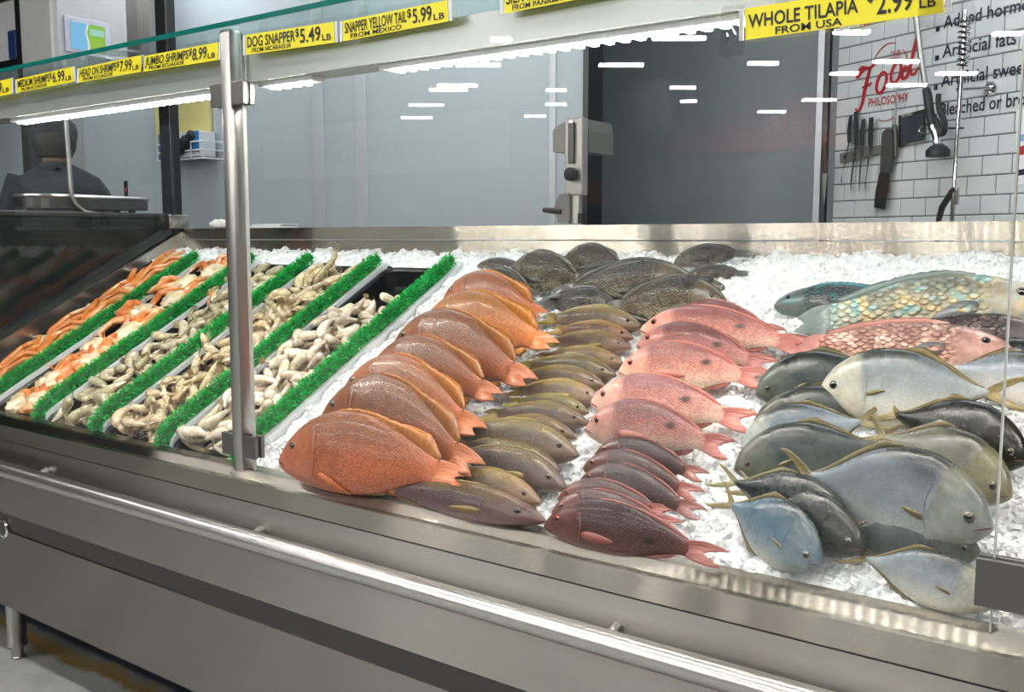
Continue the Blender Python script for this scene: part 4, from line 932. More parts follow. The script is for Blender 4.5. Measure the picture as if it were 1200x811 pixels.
# ================================================================== CRAB
def crab_mat(nm, a, b, c):
    t = NT(nm); tc = t.n('ShaderNodeTexCoord'); nz = t.noise(tc.outputs['Object'], 14., 4, .6); fine = t.noise(tc.outputs['Object'], 120., 2)
    col = t.ramp(nz, [(.32, a), (.5, b), (.68, c)])
    return t.principled(col, .32, 0, t.bump(fine, .4, .002), Coat_Weight=.4, Coat_Roughness=.15)
cr_or = crab_mat('orange_crab_shell', (.50,.13,.02), (.68,.22,.04), (.78,.42,.14)); cr_wh = crab_mat('cream_crab_shell', (.55,.36,.15), (.74,.58,.36), (.82,.74,.58)); cr_red = crab_mat('red_orange_crab_shell', (.55,.10,.02), (.74,.26,.06), (.80,.60,.34)); cr_tip = crab_mat('dark_claw_tip', (.06,.03,.02), (.14,.07,.03), (.25,.13,.06))
def crab_seg(pts, rad, mt, nm, par, n=8): return MB().tube(pts, rad, n).build(nm, mt, par, True)
def shoulder(c, r, par):
    mb = MB(); bm = bmesh.new(); bmesh.ops.create_icosphere(bm, subdivisions=3, radius=1)
    for v in bm.verts:
        k = 1 + .22*math.sin(v.co.x*7+c[0]*50)*math.sin(v.co.y*6+1)*math.sin(v.co.z*5+.4) + random.uniform(-.14,.14)
        q = v.co*k; p_ = EU*q.x*r*1.15 + EV*q.y*r + EN*q.z*r*.62; v.co = Vector(np.array(c)+p_)
    bm.verts.index_update(); mb.add([v.co for v in bm.verts], [[v.index for v in f.verts] for f in bm.faces]); bm.free()
    return mb.build('shoulder_meat', cr_wh, par, True)
def crab_cluster(u, v, w_, ang, kind, label, group, S=1.0):
    """shoulder with four jointed legs that fold back on themselves; a claw on some"""
    o = empty('crab_cluster', B(u, v, w_), label, 'crab', group)
    ca, sa = math.cos(ang), math.sin(ang)
    def T(x, y, z): return B(u + S*(ca*x-sa*y), v + S*(sa*x+ca*y), w_ + S*z)
    shoulder(T(0,0,.0 if kind == 'snow' else .012), (.040 if kind == 'snow' else .050)*S, o)
    lc = cr_or if kind == 'snow' else cr_red
    nl = 4; L1, L2, L3 = (.11, .10, .07) if kind == 'snow' else (.075, .06, .055)
    for k in range(nl):
        y0 = (k-1.5)*.020; z0 = .006+.008*(k % 2); sp = (k-1.5)*.20
        p0 = np.array([.028, y0, z0]); d1 = np.array([math.cos(sp), math.sin(sp), .22]); p1 = p0 + d1*L1
        d2 = np.array([math.cos(sp+.9*(1 if k > 1 else -1)*.6), math.sin(sp+1.3*(1 if k > 1 else -1)*.5), -.28]); p2 = p1 + d2*L2
        a3 = sp + (2.0 if k > 1 else -2.0)*(.55 if kind == 'snow' else 1.0); d3 = np.array([math.cos(a3), math.sin(a3), -.2]); p3 = p2 + d3*L3
        r = (.0125 if kind == 'snow' else .0135)*(1-.08*abs(k-1.5))*S
        leg = crab_seg([T(*p0), T(*(p0*.75+p1*.25)), T(*(p0*.2+p1*.8)), T(*p1)], [r*.7, r*1.15, r, r*.8], lc, 'leg', o)
        crab_seg([T(*p1), T(*(p1*.7+p2*.3)), T(*p2)], [r*.85, r*.95, r*.62], lc, 'shin', leg)
        crab_seg([T(*p2), T(*(p2*.6+p3*.4)), T(*p3)], [r*.6, r*.5, r*.12], cr_wh if kind == 'snow' and k % 2 else lc, 'toe', leg)
    if kind != 'snow':
        p0 = np.array([.02, -.05, .012]); p1 = np.array([.065, -.085, .03]); p2 = np.array([.115, -.07, .02])
        cl = crab_seg([T(*p0), T(*p1)], [.011*S, .015*S], cr_red, 'claw_arm', o)
        crab_seg([T(*p1), T(*(p1*.6+p2*.4)), T(*p2)], [.013*S, .024*S, .014*S], cr_red, 'claw_palm', cl)
        for sgn in (-1, 1):
            crab_seg([T(*p2), T(p2[0]+.025, p2[1]+sgn*.012+.01, p2[2]), T(p2[0]+.055, p2[1]+.012+sgn*.002, p2[2]-.004)], [.011*S, .009*S, .002*S], cr_wh if sgn < 0 else cr_red, 'claw_finger', cl)
    return o
um = (XT[0]+XT1[0])/2
snow = [(um+.03, .07, .0, 2.0), (um-.04, .20, .01, 1.1), (um+.06, .34, .0, 1.9), (um-.06, .46, .012, 1.0), (um+.05, .60, .01, 1.5), (um-.05, .74, .015, .9), (um+.04, .88, .02, 1.7), (um-.02, 1.02, .012, 1.2)]
for i, (u, v, w_, a) in enumerate(snow):
    crab_cluster(u, v, w_, a, 'snow', olab('cluster of long orange snow crab legs', i, 'the front ledge', len(snow)), 'snow crab clusters', 1.12)
um = (XT[1]+XT1[1])/2
for i, (u, v, w_, a) in enumerate([(um-.06, .08, -.02, .6), (um+.06, .10, -.01, 2.4), (um-.02, .22, .0, 1.4), (um+.06, .36, .0, 2.6), (um-.05, .46, .0, .5), (um+.05, .58, .01, 2.0), (um-.04, .72, .01, 3.6), (um+.05, .84, .01, 1.0), (um-.03, .98, .012, 4.0), (um+.04, 1.08, .01, 2.2)]):
    crab_cluster(u, v, w_, a, 'rock', olab('cream and orange crab cluster with claw', i, 'the front ledge', 10), 'crab clusters', 1.15)

# ================================================================== PRICE TAGS
YTG = 1.774
def price_tag(q, lines, label, ytag=YTG):
    """q: image corners TL, TR, BR, BL of the yellow card; lines: (text, x0, x1, y0(bottom), y1(top)) in card fractions"""
    TL, TR, BR, BL = [onY(*c, ytag) for c in q]
    c = (BL+BR)/2; t = empty('price_tag', (c[0], ytag, min(BL[2], BR[2])), label, 'price tag', 'yellow price tags on the header')
    th = np.array([0, .002, 0])
    MB().hexa([BL+th, BR+th, TR+th, TL+th], [BL, BR, TR, TL]).build('card', M['yellow'], t)
    ex = (BR-BL)/np.linalg.norm(BR-BL); up = np.array([0,0,1.])
    m = .012; s_ = MB(); o_ = np.array([0,-.0025,0])
    a, b, cc, d = BL-ex*m*1.4-up*m*.4, BR+ex*m*1.4-up*m*.4, TR+ex*m*1.4+up*m*.8, TL-ex*m*1.4+up*m*.8
    s_.hexa([a+o_, b+o_, cc+o_, d+o_], [a+o_*1.4, b+o_*1.4, cc+o_*1.4, d+o_*1.4]).build('clear_sleeve', M['film'], t)
    for e0, e1, sx in ((BL, TL, -1), (BR, TR, 1)):
        k0 = e0+ex*sx*.003; k1 = e1+ex*sx*.003; k2 = e1+ex*sx*.012; k3 = e0+ex*sx*.012
        MB().hexa([k0+th, k3+th, k2+th, k1+th], [k0, k3, k2, k1]).build('white_end', M['whiteboard'], t)
    for tx, x0, x1, y0, y1 in lines:
        f = lambda u, v: BL*(1-u)*(1-v) + BR*u*(1-v) + TR*u*v + TL*(1-u)*v
        text_quad('lettering', tx, f(x0,y0), f(x1,y0), f(x1,y1), f(x0,y1), M['ink'], t, lift=(0,-.0012,0), weight=.016)
    for u in (.2, .8):
        h = TL*(1-u)+TR*u; MB().box(h+np.array([-.010,-.003,.0]), h+np.array([.010,.010,.028])).build('clip', M['film'], t)
    return t
def std(name, price, origin, sp=.60):
    return [(name, .02, sp, .36, .90), ('$', sp+.005, sp+.045, .55, .95), (price, sp+.055, .86, .22, .92), ('LB', .875, .97, .18, .48), (origin, .08, sp*.92, .07, .30)]
price_tag([(-58,109),(13,91.5),(13,110),(-58,126)], [('.99', .72, .86, .22, .92), ('LB', .875, .97, .18, .48)], 'yellow price tag cut off by the left edge, ending 99 LB')
price_tag([(19.5,93),(85,78),(86,96),(20.5,109)], std('MEDIUM SHRIMPS', '6.99', 'FROM ECUADOR'), 'yellow price tag reading medium shrimps 6.99')
price_tag([(93,80),(165.5,64.5),(165,84),(92,97)], std('HEAD ON SHRIMPS', '7.99', 'FROM ECUADOR', .62), 'yellow price tag reading head on shrimps 7.99')
price_tag([(170,65.5),(255.5,49.5),(255,70.5),(168,84)], std('JUMBO SHRIMPS', '8.99', 'FROM ECUADOR', .62), 'yellow price tag reading jumbo shrimps 8.99')
price_tag([(288,41),(391,25.5),(392,50),(288,64.5)], std('DOG SNAPPER', '5.49', 'FROM NICARAGUA', .58), 'yellow price tag reading dog snapper 5.49')
price_tag([(402,24.5),(524,0),(525.5,25),(402,48.5)], std('SNAPPER YELLOW TAIL', '5.99', 'FROM MEXICO', .63), 'yellow price tag reading snapper yellow tail 5.99')
price_tag([(591,-12),(720,-37),(720,-9),(591,16)], [('SILK SNAPPER', .02, .60, .36, .90), ('FROM PANAMA', .08, .55, .07, .30)], 'yellow price tag reading from Panama at the top edge')
price_tag([(873,10),(1106,-26),(1106,14.5),(873,47)], [('WHOLE TILAPIA', .02, .60, .36, .80), ('$', .645, .675, .62, .92), ('2.99', .69, .86, .22, .86), ('LB', .89, .965, .22, .52), ('FROM USA', .17, .52, .05, .29)], 'large yellow price tag reading whole tilapia 2.99')
# crumpled clear film hanging beside the large tag
def film(px0, px1, py0, py1, label):
    a = onY(px0, py0, 1.768); b = onY(px1, py1, 1.768); n, m = 9, 9; V = []
    for k in (0, 1):
        for i in range(n):
            for j in range(m):
                V.append((a[0]+(b[0]-a[0])*i/(n-1)+random.uniform(-.003,.003), 1.766-k*.0008+(random.uniform(-.007,.005) if k == 0 else V[i*m+j][1]-1.766), a[2]+(b[2]-a[2])*j/(m-1)+random.uniform(-.003,.003)) if k == 0 else (V[i*m+j][0], V[i*m+j][1]-.0008, V[i*m+j][2]))
    Fc = [(k*n*m+i*m+j, k*n*m+i*m+j+1, k*n*m+(i+1)*m+j+1, k*n*m+(i+1)*m+j) for k in (0,1) for i in range(n-1) for j in range(m-1)]
    tag(MB().add(V, Fc).build('clear_film', M['film2'], None), label, 'film')
M['film2'] = glassmat('crumpled_film', (.93,.93,.93), 1.9)
film(846, 873, 10, 65, 'crumpled clear film left of the large tilapia price tag'); film(1079, 1142, -8, 27, 'crumpled clear film right of the large tilapia price tag')

# ================================================================== THINGS BEHIND THE CASE
# black steel post rising behind the corner
c = onY(201, 267, 3.3); t = empty('black_post', (c[0], 3.3, 0), 'tall black square steel post behind the corner of the case', 'post')
MB().box((c[0]-.052, 3.28, .02), (c[0]+.052, 3.34, 4.55), .006).build('shaft', M['black'], t); MB().box((c[0]-.09, 3.26, 0), (c[0]+.09, 3.40, .02), .004).build('base_plate', M['black'], t)
# floor standing label scale: base, platter, column, display head
gp = plain('scale_grey', (.50,.51,.51), .35, .2)
dsp = onX(100, 40, -5.35)
t = empty('label_scale', (-5.95, 3.3, 0), 'pale grey label scale with colour display on a tall column', 'scale')
MB().box((-6.2, 3.1, 0), (-5.75, 3.55, .9), .02).build('cabinet', gp, t)
MB().box((-6.02, 3.25, .9), (-5.88, 3.40, 2.56), .01).build('column', M['steel_v'], t)
hd = MB(); p0 = onX(62, 30, -5.75); p1 = onX(150, 30, -5.75)
hb = MB().box((-6.15, p0[1], 2.56), (-5.75, p1[1], 3.5), .03).build('head', gp, t)
q = [onX(*c_, -5.745) for c_ in ((75,28),(127,18),(128,58),(76,70))]; xx = np.array([.008,0,0])
zt = (q[0][2]+q[1][2])/2; zb = (q[2][2]+q[3][2])/2; y0_, y1_ = q[0][1], q[1][1]
MB().box((-5.75, y0_, zb), (-5.738, y1_, zt), .004).build('bezel', plain('lavender_bezel', (.55,.55,.66), .3), hb)
def scr(nm, fa, fb, ga, gb, c_, e_): MB().box((-5.737, y0_+(y1_-y0_)*fa, zb+(zt-zb)*ga), (-5.7345, y0_+(y1_-y0_)*fb, zb+(zt-zb)*gb)).build(nm, emis(nm+'_light', c_, e_), hb)
scr('screen_blue', .12, .48, .10, .86, (.25,.60,.90), .75); scr('screen_green', .48, .88, .10, .86, (.30,.62,.10), .75); scr('screen_bar', .54, .86, .56, .74, (.45,.75,.85), .8); scr('screen_yellow', .52, .80, .18, .48, (.60,.68,.10), .7)
MB().tube([(-5.733, y0_+(y1_-y0_)*(.48+.025*math.sin(k*.9)), zb+(zt-zb)*(.1+.76*k/8)) for k in range(9)], .006, 5).build('screen_wave', emis('screen_wave_light', (.8,.85,.9), .8), hb)
# shallow dark scale platter with rounded end on the dark backing box
t = empty('dark_cooler', (-4.8, 2.4, 0), 'low dark box added beyond the end glass to bring out its reflections', 'cooler')  # added dark box, so reflections stand out in the end glass
dk = plain('dark_cooler_panel', (.012,.013,.014), .8, Specular_IOR_Level=.2)
MB().box((-4.95, 1.75, .08), (-4.62, 3.12, 1.80), .02).build('body', dk, t); MB().box((-4.92, 1.8, 0), (-4.65, 3.1, .08)).build('plinth', M['black'], t)
MB().box((-4.95, 1.75, 1.80), (-4.62, 3.12, 1.83), .008).build('top_panel', M['steel_dark'], t)
pr = rrect(-4.93, -4.655, 2.42, 3.08, .10, 8)
pl = empty('scale_platter', (-4.79, 2.75, 1.83), 'shiny dark platter with rounded corners on the dark backing box', 'platter')
MB().prism(pr, 2, 1.845, 1.905).build('dish', M['steel_dark'], pl); MB().tube([(a, b, 1.905) for a, b in pr]+[(pr[0][0], pr[0][1], 1.905)], .010, 8, cap=False).build('rim', M['steel'], pl, True)
for a, b in ((-4.86,2.52),(-4.72,2.52),(-4.86,2.98),(-4.72,2.98)): MB().lathe([(.02,1.83),(.016,1.845)], (a,b,0), 12).build('foot', M['rubber'], pl)
bt = [onX(*c_, -4.632) for c_ in ((77,128),(78,150),(81,190),(83,222),(88,238),(100,248),(116,251))]
tg = MB().tube(cr(bt, 4), .011, 10).build('bent_guard_tube', M['steel'], None, True); tag(tg, 'bent stainless guard tube curving down in front of the dark platter', 'tube')
# wall board, mullions at the far left
t = empty('white_menu_board', onY(28, 70, 3.9), 'white board in dark frame at the far left wall', 'board')
a = onY(-30, 10, 4.18); b = onY(60, 66, 4.18); MB().box((a[0], 4.16, b[2]), (b[0], 4.195, a[2]), .004).build('board', M['whiteboard'], t)
for z_ in (b[2], a[2]): MB().box((a[0], 4.14, z_-.03), (b[0]+.05, 4.195, z_+.03)).build('frame_bar', M['black'], t)
MB().box((b[0], 4.14, b[2]), (b[0]+.05, 4.195, a[2])).build('frame_bar', M['black'], t)
for px, wd, m_, lab in ((30, .055, M['black'], 'thin black pole left of the label scale'), (162, .07, plain('brown_mullion', (.13,.12,.11), .4), 'brown hanging mullion right of the label scale'), (176, .07, plain('taupe_mullion', (.17,.16,.15), .4), 'taupe hanging mullion nearest the black post')):
    c = onY(px, 40, 3.95); tag(MB().box((c[0]-wd, 3.9, 2.72 if px > 100 else 0), (c[0]+wd, 4.0, 4.6), .004).build('mullion_post', m_), lab, 'post')
c = onY(20, 54, 4.1); tag(MB().box((c[0]-.07, 4.06, c[2]-.1), (c[0]+.05, 4.14, c[2]+.12), .01).build('blue_holder', plain('blue_plastic', (.02,.05,.20), .4)), 'small blue holder on the white board', 'holder')
# wire rack with glove boxes and a yellow pad on the partition
yr = YP
def pb(x0, y0, x1, y1, dep0, dep1):
    a = onY(x0, y0, yr-dep1); b = onY(x1, y1, yr-dep1); return (min(a[0],b[0]), yr-dep1, min(a[2],b[2])), (max(a[0],b[0]), yr-dep0, max(a[2],b[2]))
yel = plain('yellowed_pad', (.62,.56,.22), .6, 0, .15, 5.)
pd = MB().box(*pb(181, 124, 246, 166, .004, .03), .004).build('yellow_pad', yel); tag(pd, 'large yellowish paper pad hanging on the partition', 'pad')
rk = empty('wire_rack', onY(215, 188, yr-.08), 'white wire rack holding glove boxes below the yellow pad', 'rack')
lo, hi = pb(184, 170, 238, 185, .02, .18)
for z_ in (lo[2], (lo[2]+hi[2])/2, hi[2]):
    MB().tube([(lo[0], hi[1], z_), (lo[0], lo[1], z_), (hi[0], lo[1], z_), (hi[0], hi[1], z_)], .006, 6).build('wire', M['white_plastic'], rk)
for k in range(5):
    x_ = lo[0]+(hi[0]-lo[0])*k/4; MB().tube([(x_, lo[1], lo[2]), (x_, lo[1], hi[2])], .004, 6).build('wire', M['white_plastic'], rk)
bx = empty('glove_box', ((lo[0]+hi[0])/2, yr-.1, lo[2]+.01), 'blue and white glove box with black gloves sticking out', 'box')
l2, h2 = pb(186, 158, 234, 183, .03, .16); wbx = plain('white_carton', (.62,.66,.70), .5); bbx = plain('blue_carton', (.02,.18,.45), .5)
MB().box(l2, h2, .006).build('carton', wbx, bx); MB().box((l2[0]-.002, l2[1]-.004, l2[2]), (l2[0]+(h2[0]-l2[0])*.22, l2[1]-.0005, h2[2])).build('blue_panel', bbx, bx); MB().box((l2[0]+(h2[0]-l2[0])*.72, l2[1]-.004, l2[2]+.04), (h2[0], l2[1]-.0005, h2[2])).build('blue_panel', bbx, bx)
gx = [l2[0]+(h2[0]-l2[0])*f for f in (.22,.34,.5,.66,.82,.9)]; gz = l2[2]+(h2[2]-l2[2])*.55
MB().tube(cr([(gx[i], l2[1]-.02, gz+[.05,-.03,-.04,-.02,.03,.06][i]) for i in range(6)], 4), [.02]*5+[.045]*11+[.03]*5, 8).build('black_gloves', M['rubber'], bx, True)
# red and navy sticker on the partition
a = onY(145, 212, YP-.003); b = onY(150, 233, YP-.003); st = empty('navy_sticker', (a[0], YP-.003, b[2]), 'small navy sticker with a red dot on the partition', 'sticker')
MB().box((a[0], YP-.004, b[2]), (b[0], YP, a[2])).build('card', M['navy'], st); MB().lathe([(.018, YP-.006), (.018, YP-.003)], ((a[0]+b[0])/2, 0, (a[2]+b[2])/2), 14, axis=1).build('dot', M['red'], st)
# cloth and paper on the rear lip
a = onY(258, 268, YBK+.10)
ct = MB(); bm = bmesh.new(); bmesh.ops.create_icosphere(bm, subdivisions=3, radius=1)
for v in bm.verts:
    k = 1+.18*math.sin(v.co.x*9)*math.cos(v.co.y*7); v.co = Vector((a[0]+v.co.x*.055*k, a[1]+v.co.y*.045*k, 1.747+.024+v.co.z*.024*k))
bm.verts.index_update(); ct.add([v.co for v in bm.verts], [[v.index for v in f.verts] for f in bm.faces]); bm.free()
tag(ct.build('white_cloth', plain('white_cotton', (.78,.76,.72), .8), None, True), 'bunched white cloth on the rear lip left of the post', 'cloth')
a = onY(303, 268, YBK+.09); b = onY(341, 268, YBK+.09); pt_ = empty('paper_stack', ((a[0]+b[0])/2, YBK+.1, 1.747), 'small stack of white papers on the rear lip right of the post', 'paper')
for k in range(4): MB().box((a[0]+.006*k, YBK+.03+.003*k, 1.7475+.005*k), (b[0]-.01*((k*7)%3), YBK+.14, 1.7515+.005*k)).build('sheet', M['whiteboard'], pt_)
# band saw standing behind the case
ys = 3.75; t = empty('band_saw', (onY(665, 260, ys)[0], ys, 0), 'grey butcher band saw with black crank standing behind the case', 'saw')
sm = plain('saw_grey', (.20,.20,.19), .4, .4); sl = plain('saw_pale', (.40,.39,.37), .35, .5)
def pyb(x0, y0, x1, y1, d0, d1):
    a = onY(x0, y0, ys); b = onY(x1, y1, ys); return (min(a[0],b[0]), ys+d0, min(a[2],b[2])), (max(a[0],b[0]), ys+d1, max(a[2],b[2]))
hp = [onY(*c_, ys) for c_ in ((645,178),(645,152),(651,147),(664,139),(684,139),(687,152),(687,178))]
MB().prism([(q_[0], q_[2]) for q_ in hp], 1, ys+.02, ys+.24).build('wheel_housing', sm, t)
lo, hi = pyb(666, 140, 686, 229, -.03, .02); gd = MB().box(lo, hi, .006).build('blade_guide', sl, t)
lo, hi = pyb(672, 145, 678, 192, -.045, -.028); MB().box(lo, hi, .002).build('slot_plate', M['steel_dark'], gd)
k_ = onY(677, 205, ys); MB().lathe([(.022, ys-.075), (.03, ys-.07), (.03, ys-.045), (.012, ys-.04), (.012, ys-.028)], (k_[0], 0, k_[2]), 18, axis=1).build('black_knob', M['rubber'], t, True)
for zz_, rr in ((144, .008), (150, .008)):
    k_ = onY(675, zz_, ys); MB().lathe([(rr, ys-.04), (rr, ys-.028)], (k_[0], 0, k_[2]), 10, axis=1).build('bolt', M['chrome'], t)
lo, hi = pyb(672, 228, 681, 262, -.02, .01); MB().box(lo, hi, .003).build('guide_rod', M['steel_v'], t)
a = onY(637, 246, ys-.04); b = onY(658, 248, ys-.04); MB().tube([a, a*.5+b*.5, b], [.011,.015,.012], 10).build('crank_handle', M['rubber'], t, True)
q = [onY(*c_, ys) for c_ in ((657,253),(655,243),(661,228),(672,227),(672,262),(660,262))]; MB().prism([(p_[0], p_[2]) for p_ in q], 1, ys-.04, ys+.02).build('crank_arm', sm, t)
lo, hi = pyb(681, 250, 686, 262, -.03, 0); MB().box(lo, hi, .002).build('clamp', M['rubber'], t)
lo, hi = pyb(640, 262, 690, 275, -.1, .3); tb = MB().box((lo[0]-.25, lo[1]-.1, hi[2]-.05), (hi[0]+.05, hi[1], hi[2]-.01), .008).build('table', M['steel'], t)
MB().box((hi[0]-.30, ys+.02, .0), (hi[0]-.02, ys+.3, hi[2]-.05), .01).build('cabinet', sm, t)

# ================================================================== TOOLS ON THE TILED WALL
def W3(px, py, lift=.03): return onW(px, py, lift)
def wbox(name, x0, y0, x1, y1, l0, l1, m, parent, bev=0.0):
    a = onW(x0, y0, l0); b = onW(x1, y1, l0); s0 = (a-WP0)@WD; s1 = (b-WP0)@WD; z0, z1 = min(a[2], b[2]), max(a[2], b[2])
    return MB().hexa([wpt(s0,z0,l0), wpt(s1,z0,l0), wpt(s1,z1,l0), wpt(s0,z1,l0)], [wpt(s0,z0,l1), wpt(s1,z0,l1), wpt(s1,z1,l1), wpt(s0,z1,l1)]).build(name, m, parent)
def wpoly(name, pxs, l0, l1, m, parent):
    n = len(pxs); V = [onW(x, y, l0) for x, y in pxs] + [onW(x, y, l1) for x, y in pxs]
    return MB().add(V, [tuple(range(n)), tuple(range(n, 2*n))] + [(i, (i+1)%n, n+(i+1)%n, n+i) for i in range(n)]).build(name, m, parent)
blade_m = plain('worn_blade_steel', (.16,.16,.155), .35, .8, .2)
kr = empty('knife_rack', W3(1015, 188, .01), 'dark magnetic knife bar screwed to the tiled wall', 'knife rack')
wpoly('bar', [(984,180),(1040,168),(1040,178),(984,191)], .007, .026, plain('bar_grey', (.12,.12,.11), .5), kr)
for px in (990, 1034): wpoly('screw', [(px-1.5, 184-(px-984)*.2), (px+1.5, 183-(px-984)*.2), (px+1.5, 186-(px-984)*.2), (px-1.5, 187-(px-984)*.2)], .026, .029, M['chrome'], kr)
knives = [((997,136),(995,167),(986,222),4.,2.0,'boning knife with black handle, leftmost on the bar'), ((1003,131),(1003,170),(997,227),4.5,3.2,'wider black-handled knife, second on the bar'),
          ((1012,140),(1010,171),(1007,226),4.5,2.6,'black-handled fillet knife, third on the bar'), ((1021,138),(1020,172),(1014,228),5.,2.4,'thick black-handled knife, fourth on the bar')]
for (hx, hy), (mx, my), (tx, ty), hw, bw, lab in knives:
    k = empty('knife', W3(mx, my, .03), lab, 'knife', 'knives on the magnetic bar')
    wpoly('handle', [(hx-hw/2,hy),(hx+hw/2,hy-1),(mx+hw/2+.6,my-12),(mx+hw/2,my),(mx-hw/2,my),(mx-hw/2-.4,my-14)], .028, .046, M['rubber'], k)
    wpoly('blade', [(mx-bw/2,my),(mx+bw/2,my),(tx+bw*.45,ty-18),(tx,ty),(tx-bw*.3,ty-12)], .0265, .031, blade_m, k)
k = empty('cleaver', W3(1036, 200, .03), 'large grey butcher knife with black handle at the bottom', 'knife', 'knives on the magnetic bar')
wpoly('blade', [(1033,156),(1038,151),(1051,150),(1052,172),(1045,203),(1031,203)], .0265, .031, blade_m, k); wpoly('handle', [(1031,201),(1043,203),(1041,224),(1037,246),(1024,243),(1026,224)], .025, .048, M['rubber'], k)
k = empty('honing_rod', W3(1049, 130, .03), 'slim steel honing rod above the large butcher knife', 'honing rod')
MB().tube([W3(1052,101,.04), W3(1048,148,.04)], .006, 8).build('rod', M['steel_v'], k, True); MB().tube([W3(1048,146,.04), W3(1049,152,.04), W3(1050,183,.04)], [.010,.013,.011], 10).build('grip', M['steel_dark'], k, True)
MB().tube([W3(1047,150,.01), W3(1050,149,.045)], .005, 6).build('hook', M['chrome'], k)
k = empty('corner_knife', onY(966, 205, WP0[1]-.08), 'single knife with dark wooden handle on the corner frame', 'knife')
a = onY(966,168,WP0[1]-.08); b = onY(967,203,WP0[1]-.08); c = onY(966,238,WP0[1]-.08)
MB().tube([a, a*.5+b*.5, b], [.012,.017,.013], 8).build('handle', plain('dark_wood_handle', (.05,.025,.015), .5), k, True); MB().hexa([b+(-.014,-.002,0), b+(.012,-.002,0), b+(.012,.002,0), b+(-.014,.002,0)], [c+(-.004,-.001,0), c+(.002,-.001,0), c+(.002,.001,0), c+(-.004,.001,0)]).build('blade', blade_m, k)
# framed dark panel
fr = empty('framed_panel', W3(1069, 172, .01), 'small dark slate panel in a silver frame on the tiles', 'frame')
Q = [(1053,135.5),(1084.5,127.5),(1085,166),(1053,173)]; Qi = [(1056,138),(1082,131.5),(1082,164),(1056,169.5)]
wpoly('backing', Q, .007, .016, M['steel_soft'], fr); wpoly('slate', Qi, .016, .0175, plain('slate_face', (.035,.045,.06), .25), fr)
# spray hose with black grip
h = empty('spray_hose', W3(1098, 187, .1), 'hanging grey hose with black trigger grip and round spray head', 'hose')
MB().tube(cr([W3(1070,-8,.10), W3(1074,25,.10), W3(1079,66,.10), W3(1086,108,.10)], 5), .013, 12).build('hose', M['steel_v'], h, True)
MB().tube([W3(1085,104,.10), W3(1087,112,.10), W3(1090,135,.10), W3(1093,150,.10)], [.017,.021,.021,.017], 12).build('grip', M['rubber'], h, True)
MB().tube(cr([W3(1093,150,.10), W3(1097,140,.10), W3(1104,158,.10), W3(1107,145,.11), W3(1100,125,.12), W3(1100,110,.12)], 4), [.012]*10+[.014]*6+[.012]*5, 8).build('trigger_lever', M['rubber'], h, True)
MB().tube([W3(1093,148,.10), W3(1097,158,.10), W3(1098,170,.10)], [.024,.018,.016], 12).build('neck', M['chrome'], h, True)
c = W3(1099, 180, .10); MB().lathe([(.018, .045), (.040, .030), (.054, .015), (.054, -.012), (.046, -.016)], (c[0], c[1], c[2]), 22).build('spray_head', M['rubber'], h, True)
MB().tube([W3(1085+8*math.cos(a_), 152+5*math.sin(a_), .10) for a_ in np.linspace(0, 6.28, 15)], .004, 6).build('grip_ring', M['chrome'], h, True)
# chrome riser tap with spring and wall bracket
f = empty('riser_tap', W3(1117, 262, .16), 'tall chrome rinse tap with spring coil and wall bracket', 'tap')
MB().tube([W3(1131,12,.16), W3(1129,60,.16), W3(1122,160,.16), W3(1117,240,.16), W3(1114,300,.16)], .0105, 12).build('riser', M['chrome'], f, True)
p0_, p1_ = W3(1131,20,.16), W3(1128,78,.16); n_ = 9
MB().tube([p0_+(p1_-p0_)*(k/(n_*8))+.024*(math.cos(k*math.pi/4)*WD+math.sin(k*math.pi/4)*WN) for k in range(n_*8+1)], .005, 6).build('spring', M['chrome'], f, True)
MB().tube([W3(1121,105,.16), W3(1160,103,.03)], .008, 10).build('wall_arm', M['chrome'], f, True)
c = W3(1161,104,.0075); MB().tube([c, c-WN*.012, c-WN*.03], [.034,.032,.012], 20).build('wall_plate', M['chrome'], f, True)
MB().tube([W3(1108,150,.16), W3(1130,150,.16)], .005, 8).build('cross_bar', M['chrome'], f, True)
MB().tube([W3(1120,221,.16), W3(1116,224,.16), W3(1104,243,.16), W3(1100,258,.16), W3(1098,290,.16)], [.013,.015,.015,.013,.012], 10).build('swivel_arm', M['steel_dark'], f, True)
MB().tube([W3(1121,220,.15), W3(1120.5,240,.15)], [.016,.014], 12).build('valve', M['chrome'], f, True)
sk = empty('sink_cabinet', wpt(.75, 0, .3), 'steel sink cabinet under the riser tap', 'sink')
MB().hexa([wpt(.2,.0,.02), wpt(1.5,.0,.02), wpt(1.5,.0,.5), wpt(.2,.0,.5)], [wpt(.2,1.40,.02), wpt(1.5,1.40,.02), wpt(1.5,1.40,.5), wpt(.2,1.40,.5)]).build('cabinet', M['steel_soft'], sk)
MB().tube([wpt(.75,1.40,.16), wpt(.75,1.46,.16)], [.03,.02], 14).build('tap_flange', M['chrome'], sk)
# notice at the right edge
nt = empty('paper_notice', W3(1200, 215, .01), 'white paper notice with red and blue print at the right edge', 'notice')
wpoly('sheet', [(1191,130),(1222,122),(1222,212),(1191,217)], .007, .0085, M['whiteboard'], nt)
wpoly('red_mark', [(1194,172),(1206,169),(1206,180),(1194,182)], .0085, .0092, M['red'], nt); wpoly('blue_bar', [(1193,199),(1220,195),(1220,202),(1193,206)], .0085, .0092, M['navy'], nt); wpoly('blue_mark', [(1195,158),(1206,156),(1206,164),(1195,166)], .0085, .0092, plain('pale_blue_print', (.25,.4,.65), .5), nt)

